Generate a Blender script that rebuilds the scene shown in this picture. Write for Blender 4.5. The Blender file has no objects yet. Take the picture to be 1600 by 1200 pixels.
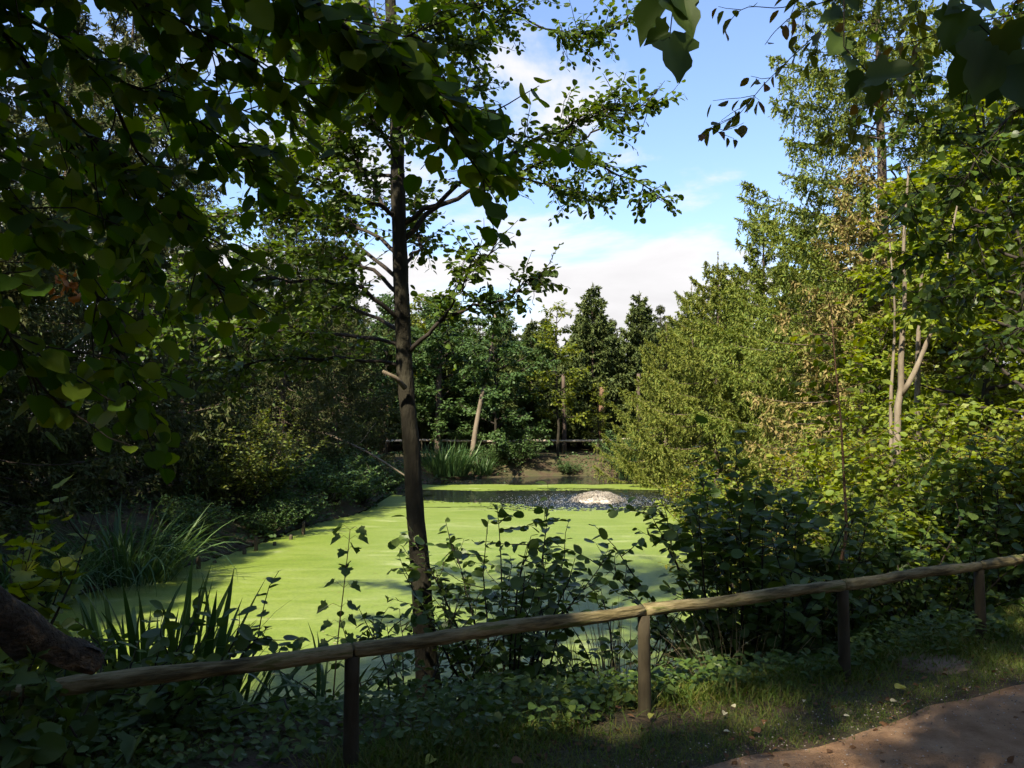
import bpy, math, random
import numpy as np
from mathutils import Vector, Matrix

SC = bpy.context.scene
COL = SC.collection
R = math.radians

# ------------------------------------------------------------------ camera
FPX = 1244.4                      # focal length in photograph pixels (1600 wide)
PITCH = math.atan(52 / FPX)       # eye level sits a little under the middle of the picture
EYE = np.array([0.0, 0.0, 1.6])
cam = bpy.data.cameras.new('camera')
cam.lens = 28.0
cam.sensor_width = 36.0
cam.clip_start = 0.05
cam.clip_end = 3000
camo = bpy.data.objects.new('camera', cam)
COL.objects.link(camo)
camo.location = EYE
camo.rotation_euler = (math.pi / 2 + PITCH, 0, 0)
SC.camera = camo

# ------------------------------------------------------------------ sky, sun, exposure
SUN_AZ, SUN_EL = R(-150), R(48)   # azimuth from straight ahead, clockwise positive: sun on the left, a little behind
W = bpy.data.worlds.new('World')
SC.world = W
W.use_nodes = True
wn, wl = W.node_tree.nodes, W.node_tree.links
wn.clear()
w_out = wn.new('ShaderNodeOutputWorld')
w_bg = wn.new('ShaderNodeBackground')
w_bg.inputs['Strength'].default_value = 0.108
sky = wn.new('ShaderNodeTexSky')
sky.sky_type = 'NISHITA'
sky.sun_disc = False
sky.sun_elevation = SUN_EL
sky.sun_rotation = SUN_AZ
sky.air_density = 1.3
sky.dust_density = 0.6
sky.ozone_density = 1.5
w_tc = wn.new('ShaderNodeTexCoord')
w_sep = wn.new('ShaderNodeSeparateXYZ')
wl.new(w_tc.outputs['Generated'], w_sep.inputs[0])


def wmath(op, a, b=None, c=None, clamp=False):
    n = wn.new('ShaderNodeMath')
    n.operation = op
    n.use_clamp = clamp
    for i, v in enumerate((a, b, c)):
        if v is None:
            continue
        if isinstance(v, (int, float)):
            n.inputs[i].default_value = v
        else:
            wl.new(v, n.inputs[i])
    return n.outputs[0]


zz = wmath('ADD', wmath('MAXIMUM', w_sep.outputs['Z'], 0.0), 0.16)
w_cmb = wn.new('ShaderNodeCombineXYZ')
wl.new(wmath('DIVIDE', w_sep.outputs['X'], zz), w_cmb.inputs[0])
wl.new(wmath('DIVIDE', w_sep.outputs['Y'], zz), w_cmb.inputs[1])
w_map = wn.new('ShaderNodeMapping')
w_map.inputs['Location'].default_value = (2.88, 1.2, 0.4)
wl.new(w_cmb.outputs[0], w_map.inputs[0])
w_no = wn.new('ShaderNodeTexNoise')
w_no.inputs['Scale'].default_value = 1.15
w_no.inputs['Detail'].default_value = 11
w_no.inputs['Roughness'].default_value = 0.56
w_no.inputs['Distortion'].default_value = 0.25
wl.new(w_map.outputs[0], w_no.inputs['Vector'])
# more cloud low down, where one looks through a deeper layer of it
low = wmath('SUBTRACT', 0.25, w_sep.outputs['Z'])
cov = wmath('ADD', w_no.outputs['Fac'], wmath('MULTIPLY', low, 0.62))
w_rmp = wn.new('ShaderNodeMapRange')
w_rmp.interpolation_type = 'SMOOTHSTEP'
w_rmp.inputs['From Min'].default_value = 0.455
w_rmp.inputs['From Max'].default_value = 0.56
w_rmp.inputs['To Min'].default_value = 0.05
wl.new(cov, w_rmp.inputs['Value'])
w_mix = wn.new('ShaderNodeMix')
w_mix.data_type = 'RGBA'
wl.new(w_rmp.outputs['Result'], w_mix.inputs['Factor'])
w_skyg = wn.new('ShaderNodeMix')
w_skyg.data_type = 'RGBA'
w_skyg.blend_type = 'MULTIPLY'
w_skyg.inputs['Factor'].default_value = 1.0
wl.new(sky.outputs[0], w_skyg.inputs[6])
w_skyg.inputs[7].default_value = (0.62, 0.68, 0.86, 1)
wl.new(w_skyg.outputs[2], w_mix.inputs[6])
w_sh = wn.new('ShaderNodeMapRange')       # cloud bodies: a little greyer where they are thickest
w_sh.inputs['From Min'].default_value = 0.50
w_sh.inputs['From Max'].default_value = 0.80
w_sh.inputs['To Min'].default_value = 3.2
w_sh.inputs['To Max'].default_value = 2.5
wl.new(cov, w_sh.inputs['Value'])
w_cc = wn.new('ShaderNodeCombineColor')
for k_, g_ in zip(('Red', 'Green', 'Blue'), (1.0, .985, 1.0)):
    wl.new(wmath('MULTIPLY', w_sh.outputs['Result'], g_), w_cc.inputs[k_])
wl.new(w_cc.outputs[0], w_mix.inputs[7])
wl.new(w_mix.outputs[2], w_bg.inputs['Color'])
wl.new(w_bg.outputs[0], w_out.inputs['Surface'])

SUN_DIR = Vector((math.sin(SUN_AZ) * math.cos(SUN_EL), math.cos(SUN_AZ) * math.cos(SUN_EL), math.sin(SUN_EL)))
sl = bpy.data.lights.new('sun', 'SUN')
sl.energy = 5.0
sl.angle = R(1.2)
sl.color = (1.0, 0.90, 0.73)
so = bpy.data.objects.new('sun', sl)
COL.objects.link(so)
so.location = (-30, -12, 30)
so.rotation_euler = (-SUN_DIR).to_track_quat('-Z', 'Y').to_euler()

SC.view_settings.view_transform = 'Standard'
SC.view_settings.look = 'None'
SC.view_settings.gamma = 1.0
SC.view_settings.use_curve_mapping = False
SC.view_settings.exposure = 1.6
SC.render.engine = 'CYCLES'
SC.cycles.max_bounces = 4
SC.cycles.diffuse_bounces = 2
SC.cycles.glossy_bounces = 2
SC.cycles.transmission_bounces = 2
SC.cycles.transparent_max_bounces = 4
SC.cycles.caustics_reflective = False
SC.cycles.caustics_refractive = False
SC.cycles.use_denoising = True
SC.cycles.use_adaptive_sampling = True
SC.cycles.adaptive_threshold = 0.03
SC.cycles.debug_use_spatial_splits = True


# ------------------------------------------------------------------ helpers
def at(px, py, depth):
    """the point of the place seen at a photograph pixel, at that many metres ahead"""
    u, v = (px - 800) / FPX, (600 - py) / FPX
    y = math.cos(PITCH) - v * math.sin(PITCH)
    z = math.sin(PITCH) + v * math.cos(PITCH)
    return EYE + np.array([u, y, z]) * (depth / y)


def unit(a):
    a = np.asarray(a, float)
    return a / np.maximum(np.linalg.norm(a, axis=-1, keepdims=True), 1e-9)


class MB:
    """collects vertices and faces, then links them as one mesh"""
    def __init__(s):
        s.v, s.f, s.n = [], [], 0

    def add(s, verts, faces):
        verts = np.asarray(verts, float).reshape(-1, 3)
        if len(verts) == 0:
            return
        for fa in faces:
            s.f.append(np.asarray(fa, np.int64) + s.n)
        s.v.append(verts)
        s.n += len(verts)

    def tube(s, pts, rad, sides=6, cap=True, lump=0.0, rng=None):
        pts = np.asarray(pts, float)
        rad = np.asarray(rad, float)
        n = len(pts)
        tan = unit(np.gradient(pts, axis=0))
        ref = np.array([0.31, 0.87, 0.38])
        if abs(tan[0] @ ref) > 0.9:
            ref = np.array([0.9, -0.3, 0.2])
        a = unit(np.cross(tan, ref))
        b = np.cross(tan, a)
        th = np.linspace(0, 2 * math.pi, sides, endpoint=False)
        rr = np.repeat(rad[:, None], sides, 1)
        if lump and rng is not None:
            rr = rr * (1 + lump * rng.standard_normal((n, sides)))
        ring = pts[:, None] + rr[..., None] * (np.cos(th)[None, :, None] * a[:, None] + np.sin(th)[None, :, None] * b[:, None])
        i = np.arange(n - 1)[:, None] * sides
        j = np.arange(sides)[None]
        k = (j + 1) % sides
        q = np.stack([i + j, i + k, i + sides + k, i + sides + j], -1).reshape(-1, 4)
        fs = [q]
        if cap:
            fs.append(np.arange(sides)[None, ::-1])
            fs.append(np.arange(sides)[None] + (n - 1) * sides)
        s.add(ring.reshape(-1, 3), fs)

    def leaves(s, tm, P, D, N, L, wid=1.0, curl=1.0):
        if len(P) == 0:
            return
        tv, tf = tm
        D, S, N = frame(D, N)
        L = np.broadcast_to(np.asarray(L, float), (len(P),))[:, None, None]
        cu = np.broadcast_to(np.asarray(curl, float), (len(P),))[:, None, None]
        wi = np.broadcast_to(np.asarray(wid, float), (len(P),))[:, None, None]
        V = P[:, None] + L * (tv[None, :, 0:1] * D[:, None] + wi * tv[None, :, 1:2] * S[:, None] + cu * tv[None, :, 2:3] * N[:, None])
        m = len(tv)
        off = (np.arange(len(P)) * m)[:, None, None]
        s.add(V.reshape(-1, 3), [(np.asarray(f)[None] + off).reshape(-1, len(f[0])) for f in tf])

    def mesh(s, name, smooth=True):
        me = bpy.data.meshes.new(name)
        V = np.concatenate(s.v) if s.v else np.zeros((0, 3))
        me.vertices.add(len(V))
        me.vertices.foreach_set('co', V.astype(np.float32).ravel())
        loops = np.concatenate([f.ravel() for f in s.f])
        tot = np.concatenate([np.full(len(f), f.shape[1]) for f in s.f])
        st = np.concatenate([[0], np.cumsum(tot)[:-1]])
        me.loops.add(len(loops))
        me.loops.foreach_set('vertex_index', loops.astype(np.int32))
        me.polygons.add(len(tot))
        me.polygons.foreach_set('loop_start', st.astype(np.int32))
        me.polygons.foreach_set('loop_total', tot.astype(np.int32))
        me.polygons.foreach_set('use_smooth', np.full(len(tot), smooth))
        me.update(calc_edges=True)
        return me


def frame(D, N):
    D = unit(D)
    S = unit(np.cross(N, D))
    return D, S, np.cross(D, S)


def tag(o, label=None, cat=None, group=None, kind=None):
    for k, v in (('label', label), ('category', cat), ('group', group), ('kind', kind)):
        if v:
            o[k] = v
    return o


def link(name, me, mat=None, parent=None, kind=None):
    o = bpy.data.objects.new(name, me)
    COL.objects.link(o)
    if mat is not None and me is not None and len(me.materials) == 0:
        me.materials.append(mat)
    if parent is not None:
        o.parent = parent
    if kind:
        o['kind'] = kind
    return o


class Thing:
    """an Empty at the thing's base; parts are built in the thing's own frame"""
    def __init__(s, name, label, cat, loc, rz=0.0, sc=1.0, group=None):
        s.o = bpy.data.objects.new(name, None)
        s.o.empty_display_size = 0.2
        COL.objects.link(s.o)
        s.place(loc, rz, sc)
        tag(s.o, label, cat, group)

    def place(s, loc, rz=0.0, sc=1.0):
        s.loc, s.rz, s.sc = np.array(loc, float), rz, sc
        s.o.location = [float(c) for c in loc]
        s.o.rotation_euler = (0, 0, rz)
        s.o.scale = (sc, sc, sc) if not hasattr(sc, '__len__') else sc

    def part(s, name, mb, mat, kind=None, smooth=True):
        return link(name, mb.mesh(name, smooth), mat, s.o, kind)

    def copy(s, label, loc, rz, sc=1.0, group=None, skip=()):
        t = Thing(s.o.name.split('.')[0], label, s.o['category'], loc, rz, sc, group or s.o.get('group'))
        for ch in list(s.o.children):
            if ch.name.split('.')[0] in skip:
                continue
            c = ch.copy()
            COL.objects.link(c)
            c.parent = t.o
            for g in list(ch.children):
                d = g.copy()
                COL.objects.link(d)
                d.parent = c
        return t

    def foliage(s, tms, mat, P, D, N, L, nparts=0, curl=1.0, pname='leaf', rest='crown', wid=1.0, rng=None):
        """leaves: those that show largest are parts of their own, the rest one crown mesh"""
        P, D, N = np.asarray(P), np.asarray(D), np.asarray(N)
        L = np.broadcast_to(np.asarray(L, float), (len(P),)).copy()
        curl = np.broadcast_to(np.asarray(curl, float), (len(P),)).copy()
        rng = rng or np.random.default_rng(1)
        which = rng.integers(0, len(tms), len(P))
        own = np.zeros(len(P), bool)
        if nparts:
            c, sn = math.cos(s.rz), math.sin(s.rz)
            Q = P * s.sc
            Wd = np.stack([Q[:, 0] * c - Q[:, 1] * sn, Q[:, 0] * sn + Q[:, 1] * c, Q[:, 2]], 1) + s.loc - EYE
            y = np.maximum(Wd[:, 1], 0.05)
            inside = (np.abs(Wd[:, 0] / y) < 0.64) & (Wd[:, 2] / y < 0.52) & (Wd[:, 2] / y > -0.44) & (Wd[:, 1] > 0.3)
            score = np.where(inside, L / y, -1)
            order = np.argsort(-score)[:nparts]
            own[order[score[order] > 0]] = True
            meshes = []
            for tm in tms:
                mb = MB()
                mb.leaves(tm, np.zeros((1, 3)), np.array([[1., 0, 0]]), np.array([[0, 0, 1.]]), 1.0, wid)
                me = mb.mesh(pname)
                me.materials.append(mat)
                meshes.append(me)
            Df, Sf, Nf = frame(D, N)
            for i in np.nonzero(own)[0]:
                o = bpy.data.objects.new(pname, meshes[which[i]])
                COL.objects.link(o)
                o.parent = s.o
                m = np.eye(4)
                m[:3, 0], m[:3, 1], m[:3, 2], m[:3, 3] = Df[i] * L[i], Sf[i] * L[i], Nf[i] * L[i] * curl[i], P[i]
                o.matrix_basis = Matrix(m.tolist())
        mb = MB()
        for k, tm in enumerate(tms):
            q = (~own) & (which == k)
            mb.leaves(tm, P[q], D[q], N[q], L[q], wid, curl[q])
        if mb.n:
            s.part(rest, mb, mat, 'stuff')


# ---- leaf shapes: (along, across, lift) with the length as unit, and faces by size
def T(v, *f):
    return (np.array(v, float), [np.array(x) for x in f])


def blade_leaf(half, fold=0.10, droop=0.12):
    """two halves folded on the midrib; half = outline of one side from base to tip"""
    n = len(half)
    v = [(0, 0, 0)]
    for (u, w) in half[1:-1]:
        v.append((u, w, fold * w / 0.4 - droop * u * u))
    v.append((half[-1][0], 0, -droop * half[-1][0] ** 2))
    for (u, w) in half[1:-1]:
        v.append((u, -w, fold * w / 0.4 - droop * u * u))
    mid = (0.5, 0, -0.06 * droop)
    tip = n - 1
    left = list(range(0, n))
    right = [0] + [tip] + list(range(2 * n - 3, n - 1, -1))
    return T(v, [left], [right])


LEAF_OVAL = blade_leaf([(0, 0), (.10, .14), (.35, .29), (.65, .26), (.88, .12), (1, 0)])
LEAF_ALDER = blade_leaf([(0, 0), (.08, .16), (.35, .36), (.65, .40), (.88, .28), (.97, 0)], 0.09, 0.08)
LEAF_SLIM = blade_leaf([(0, 0), (.15, .12), (.45, .20), (.75, .13), (1, 0)], 0.14, 0.2)
LEAF_ROUND = blade_leaf([(0.05, 0), (-.04, .16), (.04, .36), (.25, .47), (.45, .47), (.60, .42), (.72, .36), (.84, .22), (.90, .08), (1, 0)], 0.06, 0.08)
LEAF_ROUND2 = blade_leaf([(0.05, 0), (-.03, .14), (.06, .32), (.24, .42), (.42, .45), (.62, .38), (.74, .30), (.86, .18), (.93, .06), (1, 0)], 0.12, 0.14)
LEAF_ROUND3 = blade_leaf([(0.05, 0), (-.05, .18), (.02, .38), (.22, .50), (.50, .45), (.70, .33), (.86, .16), (1, 0)], 0.03, 0.20)
SYC = [(0, 0), (-.10, .12), (-.02, .30), (-.08, .46), (.10, .44), (.22, .56), (.34, .52), (.40, .30), (.58, .34), (.70, .30), (.80, .16), (1, 0)]
LEAF_SYC = blade_leaf(SYC, 0.10, 0.16)
LEAF_SYC2 = blade_leaf(SYC, 0.24, 0.30)
LEAF_SIMPLE = T([(0, 0, 0), (.45, .30, .05), (1, 0, -.08), (.5, -.30, .05)], [(0, 1, 2, 3)])
LEAF_FAR = T([(0, 0, 0), (.5, .36, 0), (1, 0, 0), (.5, -.36, 0)], [(0, 1, 2, 3)])
NEEDLE = T([(0, 0, 0), (.35, .13, .03), (1, 0, -.04), (.3, -.13, .03)], [(0, 1, 2, 3)])


def strip_blade(bend, width, nseg=7):
    """a long sword-like blade that rises along +u and bows over along the normal"""
    v, f = [], []
    for i in range(nseg + 1):
        t = i / nseg
        a = bend * t * t
        u, w = (math.sin(a) / a if a > 1e-3 else 1) * t, ((1 - math.cos(a)) / a if a > 1e-3 else 0) * t
        h = width * (1 - t ** 3) * (0.75 + 0.25 * min(1, 4 * t)) + 0.0004
        v += [(u, h, -w + 0.25 * h), (u, 0, -w), (u, -h, -w + 0.25 * h)]
        if i:
            b = 3 * (i - 1)
            f += [(b, b + 1, b + 4, b + 3), (b + 1, b + 2, b + 5, b + 4)]
    return T(v, f)


BLADES = [strip_blade(0.12, .018), strip_blade(0.5, .017), strip_blade(1.3, .016), strip_blade(2.2, .015)]
GRASS = [T([(0, .022, 0), (0, -.022, 0), (.55, .016, -.06), (.55, -.016, -.06), (1, 0, -.25)], [(0, 1, 3, 2)], [(2, 3, 4)]),
         T([(0, .02, 0), (0, -.02, 0), (.5, .016, -.16), (.5, -.016, -.16), (.8, 0, -.5)], [(0, 1, 3, 2)], [(2, 3, 4)])]


# ---- materials (node-based)
def mat_base(name):
    m = bpy.data.materials.new(name)
    m.use_nodes = True
    n = m.node_tree.nodes
    n.clear()
    return m, n, m.node_tree.links


def ramp(n, stops):
    r = n.new('ShaderNodeValToRGB')
    e = r.color_ramp.elements
    while len(e) < len(stops):
        e.new(0.5)
    for el, (p, c) in zip(e, stops):
        el.position = p
        el.color = (*c, 1)
    return r


def leaf_mat(name, cols, trans=0.35, rough=0.45, spec=0.22):
    """leaf: each leaf its own tint; light also passes through the blade"""
    m, n, l = mat_base(name)
    out = n.new('ShaderNodeOutputMaterial')
    g = n.new('ShaderNodeNewGeometry')
    k = len(cols)
    r = ramp(n, [(i / max(1, k - 1), c) for i, c in enumerate(cols)])
    oi = n.new('ShaderNodeObjectInfo')
    ad = n.new('ShaderNodeMath'); ad.operation = 'ADD'
    l.new(g.outputs['Random Per Island'], ad.inputs[0])
    l.new(oi.outputs['Random'], ad.inputs[1])
    fr = n.new('ShaderNodeMath'); fr.operation = 'FRACT'
    l.new(ad.outputs[0], fr.inputs[0])
    l.new(fr.outputs[0], r.inputs[0])
    pb = n.new('ShaderNodeBsdfPrincipled')
    pb.inputs['Roughness'].default_value = rough
    pb.inputs['Specular IOR Level'].default_value = spec
    l.new(r.outputs[0], pb.inputs['Base Color'])
    tr = n.new('ShaderNodeBsdfTranslucent')
    hs = n.new('ShaderNodeHueSaturation')
    hs.inputs['Hue'].default_value = 0.485
    hs.inputs['Saturation'].default_value = 1.15
    hs.inputs['Value'].default_value = 1.7
    l.new(r.outputs[0], hs.inputs['Color'])
    l.new(hs.outputs[0], tr.inputs['Color'])
    mx = n.new('ShaderNodeMixShader')
    mx.inputs[0].default_value = trans
    l.new(pb.outputs[0], mx.inputs[1])
    l.new(tr.outputs[0], mx.inputs[2])
    l.new(mx.outputs[0], out.inputs[0])
    return m


def solid_mat(name, cols, scale=8.0, rough=0.85, bump=0.5, bscale=None, stretch=(1, 1, 1), detail=6, spec=0.2, dist=0.02, coord='Object'):
    """noise-coloured surface with fine relief"""
    m, n, l = mat_base(name)
    out = n.new('ShaderNodeOutputMaterial')
    pb = n.new('ShaderNodeBsdfPrincipled')
    pb.inputs['Roughness'].default_value = rough
    pb.inputs['Specular IOR Level'].default_value = spec
    tc = n.new('ShaderNodeTexCoord')
    mp = n.new('ShaderNodeMapping')
    mp.inputs['Scale'].default_value = stretch
    l.new(tc.outputs[coord], mp.inputs[0])
    no = n.new('ShaderNodeTexNoise')
    no.inputs['Scale'].default_value = scale
    no.inputs['Detail'].default_value = detail
    no.inputs['Roughness'].default_value = 0.65
    l.new(mp.outputs[0], no.inputs['Vector'])
    k = len(cols)
    r = ramp(n, [(0.28 + 0.44 * i / max(1, k - 1), c) for i, c in enumerate(cols)])
    l.new(no.outputs['Fac'], r.inputs[0])
    l.new(r.outputs[0], pb.inputs['Base Color'])
    n2 = n.new('ShaderNodeTexNoise')
    n2.inputs['Scale'].default_value = bscale or scale * 4
    n2.inputs['Detail'].default_value = 5
    l.new(mp.outputs[0], n2.inputs['Vector'])
    bp = n.new('ShaderNodeBump')
    bp.inputs['Strength'].default_value = bump
    bp.inputs['Distance'].default_value = dist
    l.new(n2.outputs['Fac'], bp.inputs['Height'])
    l.new(bp.outputs[0], pb.inputs['Normal'])
    l.new(pb.outputs[0], out.inputs[0])
    return m


M = {}
M['alder'] = leaf_mat('alder_leaf', [(0.037, 0.066, 0.010), (0.061, 0.106, 0.016), (0.091, 0.133, 0.020), (0.049, 0.087, 0.014)], .34, .4)
M['hazel'] = leaf_mat('lime_leaf', [(.035, .080, .009), (.055, .115, .011), (.085, .145, .013), (.130, .180, .016), (.048, .102, .010), (.030, .070, .010)], .56, .5, .15)
M['syc'] = leaf_mat('sycamore_leaf', [(0.034, 0.064, 0.013), (0.055, 0.090, 0.016), (0.067, 0.111, 0.020)], .25, .5)
M['plum'] = leaf_mat('plum_leaf', [(0.091, 0.117, 0.014), (0.134, 0.133, 0.016), (0.073, 0.101, 0.014), (0.159, 0.080, 0.016)], .40, .45)
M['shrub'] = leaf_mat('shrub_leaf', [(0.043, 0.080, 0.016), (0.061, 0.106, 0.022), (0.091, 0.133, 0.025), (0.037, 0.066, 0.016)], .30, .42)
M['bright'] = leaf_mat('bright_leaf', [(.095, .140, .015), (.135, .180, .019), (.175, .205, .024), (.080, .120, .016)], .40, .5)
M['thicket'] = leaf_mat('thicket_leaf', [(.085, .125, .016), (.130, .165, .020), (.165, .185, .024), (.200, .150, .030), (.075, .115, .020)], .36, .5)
M['bankleaf'] = leaf_mat('bank_shrub_leaf', [(.055, .085, .014), (.085, .108, .018), (.110, .118, .022), (.050, .080, .018)], .30, .5)
M['yellow'] = leaf_mat('yellow_leaf', [(.110, .145, .020), (.150, .165, .020), (.080, .125, .020)], .36, .5)
M['blue'] = leaf_mat('bluegreen_leaf', [(.038, .074, .022), (.050, .092, .026), (.062, .104, .026)], .26, .5)
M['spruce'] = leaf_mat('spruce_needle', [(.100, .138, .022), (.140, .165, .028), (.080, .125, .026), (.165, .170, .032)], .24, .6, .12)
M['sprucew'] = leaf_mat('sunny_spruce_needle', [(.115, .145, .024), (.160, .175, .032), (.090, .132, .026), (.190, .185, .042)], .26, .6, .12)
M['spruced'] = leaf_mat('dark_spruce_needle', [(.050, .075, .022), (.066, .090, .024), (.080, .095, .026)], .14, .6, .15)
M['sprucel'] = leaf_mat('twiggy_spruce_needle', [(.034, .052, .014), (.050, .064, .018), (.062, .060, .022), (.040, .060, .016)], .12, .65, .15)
M['larch'] = leaf_mat('brown_conifer_needle', [(.190, .150, .055), (.230, .175, .070), (.150, .150, .040), (.130, .140, .036)], .2, .6, .12)
M['reed'] = leaf_mat('reed_blade', [(0.027, 0.061, 0.014), (0.041, 0.083, 0.019), (0.061, 0.104, 0.022)], .22, .4)
M['reedb'] = leaf_mat('bank_reed_blade', [(0.032, 0.074, 0.024), (0.049, 0.095, 0.029), (0.073, 0.117, 0.032)], .22, .45)
M['dry'] = leaf_mat('dry_stalk', [(.250, .200, .100), (.330, .270, .150), (.180, .140, .070)], .2, .7, .1)
M['deadleaf'] = leaf_mat('dead_leaf', [(.110, .060, .028), (.160, .085, .040), (.085, .050, .028)], .2, .7, .1)
M['palelitter'] = leaf_mat('pale_litter', [(.30, .27, .15), (.22, .19, .08), (.36, .33, .22), (.16, .10, .05)], .15, .7, .1)
M['grass'] = leaf_mat('grass_blade', [(0.055, 0.101, 0.014), (0.085, 0.133, 0.019), (0.110, 0.133, 0.022), (0.134, 0.117, 0.032)], .30, .55, .2)
M['bark'] = solid_mat('alder_bark', [(.010, .009, .006), (.024, .021, .013), (.052, .048, .030)], 7, .9, .9, 24, (1, 1, .35), dist=.03)
M['twig'] = solid_mat('twig_bark', [(.020, .016, .012), (.040, .032, .024)], 20, .85, .2)
M['conifer'] = solid_mat('conifer_bark', [(.055, .040, .030), (.100, .075, .055)], 6, .9, .6, 20, (1, 1, .4))
M['palebark'] = solid_mat('pale_bark', [(.070, .055, .036), (.150, .122, .085), (.235, .200, .150)], 5, .85, .4, 20, (1, 1, .4))
M['redstem'] = solid_mat('sapling_stem', [(.11, .065, .035), (.17, .105, .060)], 9, .8, .3)
M['rail'] = solid_mat('weathered_rail', [(.050, .041, .017), (.130, .105, .046), (.215, .176, .090), (.090, .095, .026)], 22, .85, 1.0, 60, (1, 1, 1), dist=.012)
for nd_ in M['rail'].node_tree.nodes:
    if nd_.type == 'VALTORGB':
        for el_, p_ in zip(nd_.color_ramp.elements, (.38, .47, .55, .64)):
            el_.position = p_
    if nd_.type == 'MAPPING':
        nd_.vector_type = 'TEXTURE'
        nd_.inputs['Rotation'].default_value = (0, 0, R(26.5))
        nd_.inputs['Scale'].default_value = (7, 1, 1)
M['post'] = solid_mat('dark_post', [(.026, .021, .012), (.052, .042, .024), (.080, .068, .038)], 8, .85, .6, 40, (1, 1, .3), dist=.008)
M['leanbark'] = solid_mat('leaning_bark', [(.085, .068, .045), (.135, .108, .075), (.190, .155, .110)], 4, .85, .4, 18, (1, 1, .4))
M['earthdisc'] = solid_mat('worn_disc', [(.085, .060, .035), (.150, .105, .065), (.190, .140, .090)], 9, .9, .5, 30)


# ------------------------------------------------------------------ the ground, pond and path
POND = np.array([(-5.9, 10.2), (-5.15, 12.5), (-4.6, 15.1), (-4.4, 18.0), (-3.5, 20.2), (-3.7, 24.3), (-3.3, 28.6), (-1.8, 31.2),
                 (1.0, 32.4), (4.0, 32.6), (6.4, 30.4), (6.2, 25.5), (5.2, 19.5), (4.3, 14.5), (3.7, 10.5), (3.0, 8.0), (1.4, 6.75), (-.9, 6.15),
                 (-3.0, 6.05), (-5.2, 6.8), (-6.6, 8.4)])


def smooth_closed(p, it=3):
    for _ in range(it):
        q = np.roll(p, -1, 0)
        p = np.stack([.75 * p + .25 * q, .25 * p + .75 * q], 1).reshape(-1, 2)
    return p


PONDS = smooth_closed(POND, 2)


def pond_dist(x, y):
    """signed distance to the waterline, negative over the water"""
    x, y = np.asarray(x, float), np.asarray(y, float)
    p = np.stack([x.ravel(), y.ravel()], 1)
    best = np.full(len(p), 1e9)
    ins = np.zeros(len(p), bool)
    for a, b in zip(PONDS, np.roll(PONDS, -1, 0)):
        ab = b - a
        t = np.clip(((p - a) @ ab) / (ab @ ab), 0, 1)
        best = np.minimum(best, np.hypot(*(p - a - t[:, None] * ab).T))
        c = (a[1] > p[:, 1]) != (b[1] > p[:, 1])
        with np.errstate(divide='ignore', invalid='ignore'):
            ins ^= c & (p[:, 0] < (b[0] - a[0]) * (p[:, 1] - a[1]) / (b[1] - a[1] + 1e-12) + a[0])
    return np.where(ins, -best, best).reshape(x.shape)


def vnoise(x, y, seed=0):
    s = np.zeros_like(np.asarray(x, float))
    r = np.random.default_rng(seed)
    for k in range(14):
        a, f, ph = r.uniform(0, 2 * math.pi), r.uniform(.5, 1.6), r.uniform(0, 7)
        s = s + np.sin(f * (np.cos(a) * x + np.sin(a) * y) + ph)
    return s / 5.0


WATER = -0.80
FENCE = [(-2.18, 2.96), (-.73, 3.67), (.72, 4.39), (2.05, 4.98), (3.33, 5.72), (4.62, 6.42)]


def ground_z(x, y):
    x, y = np.asarray(x, float), np.asarray(y, float)
    sd = pond_dist(x, y)
    t = np.clip(sd / 1.9, 0, 1)
    out = -.84 + .84 * t * t * (3 - 2 * t)
    inn = -.84 - np.minimum(.7, -sd * .5)
    z = np.where(sd > 0, out, inn)
    far = np.clip((np.hypot(x, y) - 7) / 10, 0, 1)
    return z + .012 * vnoise(x * 3, y * 3, 3) * (sd > .3) + .07 * far * vnoise(x, y, 5) * np.clip(sd, 0, 1)


def gz(x, y):
    return float(ground_z(np.array([x]), np.array([y]))[0])


def axis(lo, hi, step, far):
    a = list(np.arange(lo, hi + 1e-6, step))
    s = step
    while a[-1] < far:
        s *= 1.35
        a.append(a[-1] + s)
    s = step
    while a[0] > -far:
        s *= 1.35
        a.insert(0, a[0] - s)
    return np.array(a)


gx, gy = axis(-9, 9, .16, 900), axis(1, 38, .2, 900)
GX, GY = np.meshgrid(gx, gy)
GZ = ground_z(GX, GY)
mb = MB()
nx, ny = len(gx), len(gy)
ii = (np.arange(ny - 1)[:, None] * nx + np.arange(nx - 1)[None]).ravel()
mb.add(np.stack([GX, GY, GZ], -1).reshape(-1, 3), [np.stack([ii, ii + 1, ii + nx + 1, ii + nx], 1)])
M['ground'] = solid_mat('woodland_soil', [(.030, .024, .014), (.060, .042, .024), (.050, .050, .020), (.095, .065, .038)], 2.2, .95, .8, 26, dist=.05)
tag(link('ground', mb.mesh('ground'), M['ground']), kind='structure')

# path: a trodden earth sheet with an uneven edge toward the grass
rng = np.random.default_rng(7)
fd = unit(np.array([FENCE[4][0] - FENCE[1][0], FENCE[4][1] - FENCE[1][1]]))
fn = np.array([fd[1], -fd[0]])
e0 = np.array([.76, 3.68])
e1 = np.array([3.14, 4.88])
pd = unit(e1 - e0)
pn = np.array([pd[1], -pd[0]])
ts = np.linspace(-9, 14, 231)
edge = e0 + ts[:, None] * pd + (.07 * vnoise(ts * 2.2, ts * 0, 2) + .035 * vnoise(ts * 7, ts * 0, 4))[:, None] * pn
rows = []
for w in np.linspace(0, 3.4, 24):
    q = edge + w * pn
    z = ground_z(q[:, 0], q[:, 1]) + .006 + .02 * min(1, w * 3) + .010 * vnoise(q[:, 0] * 5, q[:, 1] * 5, 11)
    if w == 0:
        z = z - .012
    rows.append(np.column_stack([q, z]))
mb = MB()
n = len(ts)
ii = (np.arange(23)[:, None] * n + np.arange(n - 1)[None]).ravel()
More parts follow.
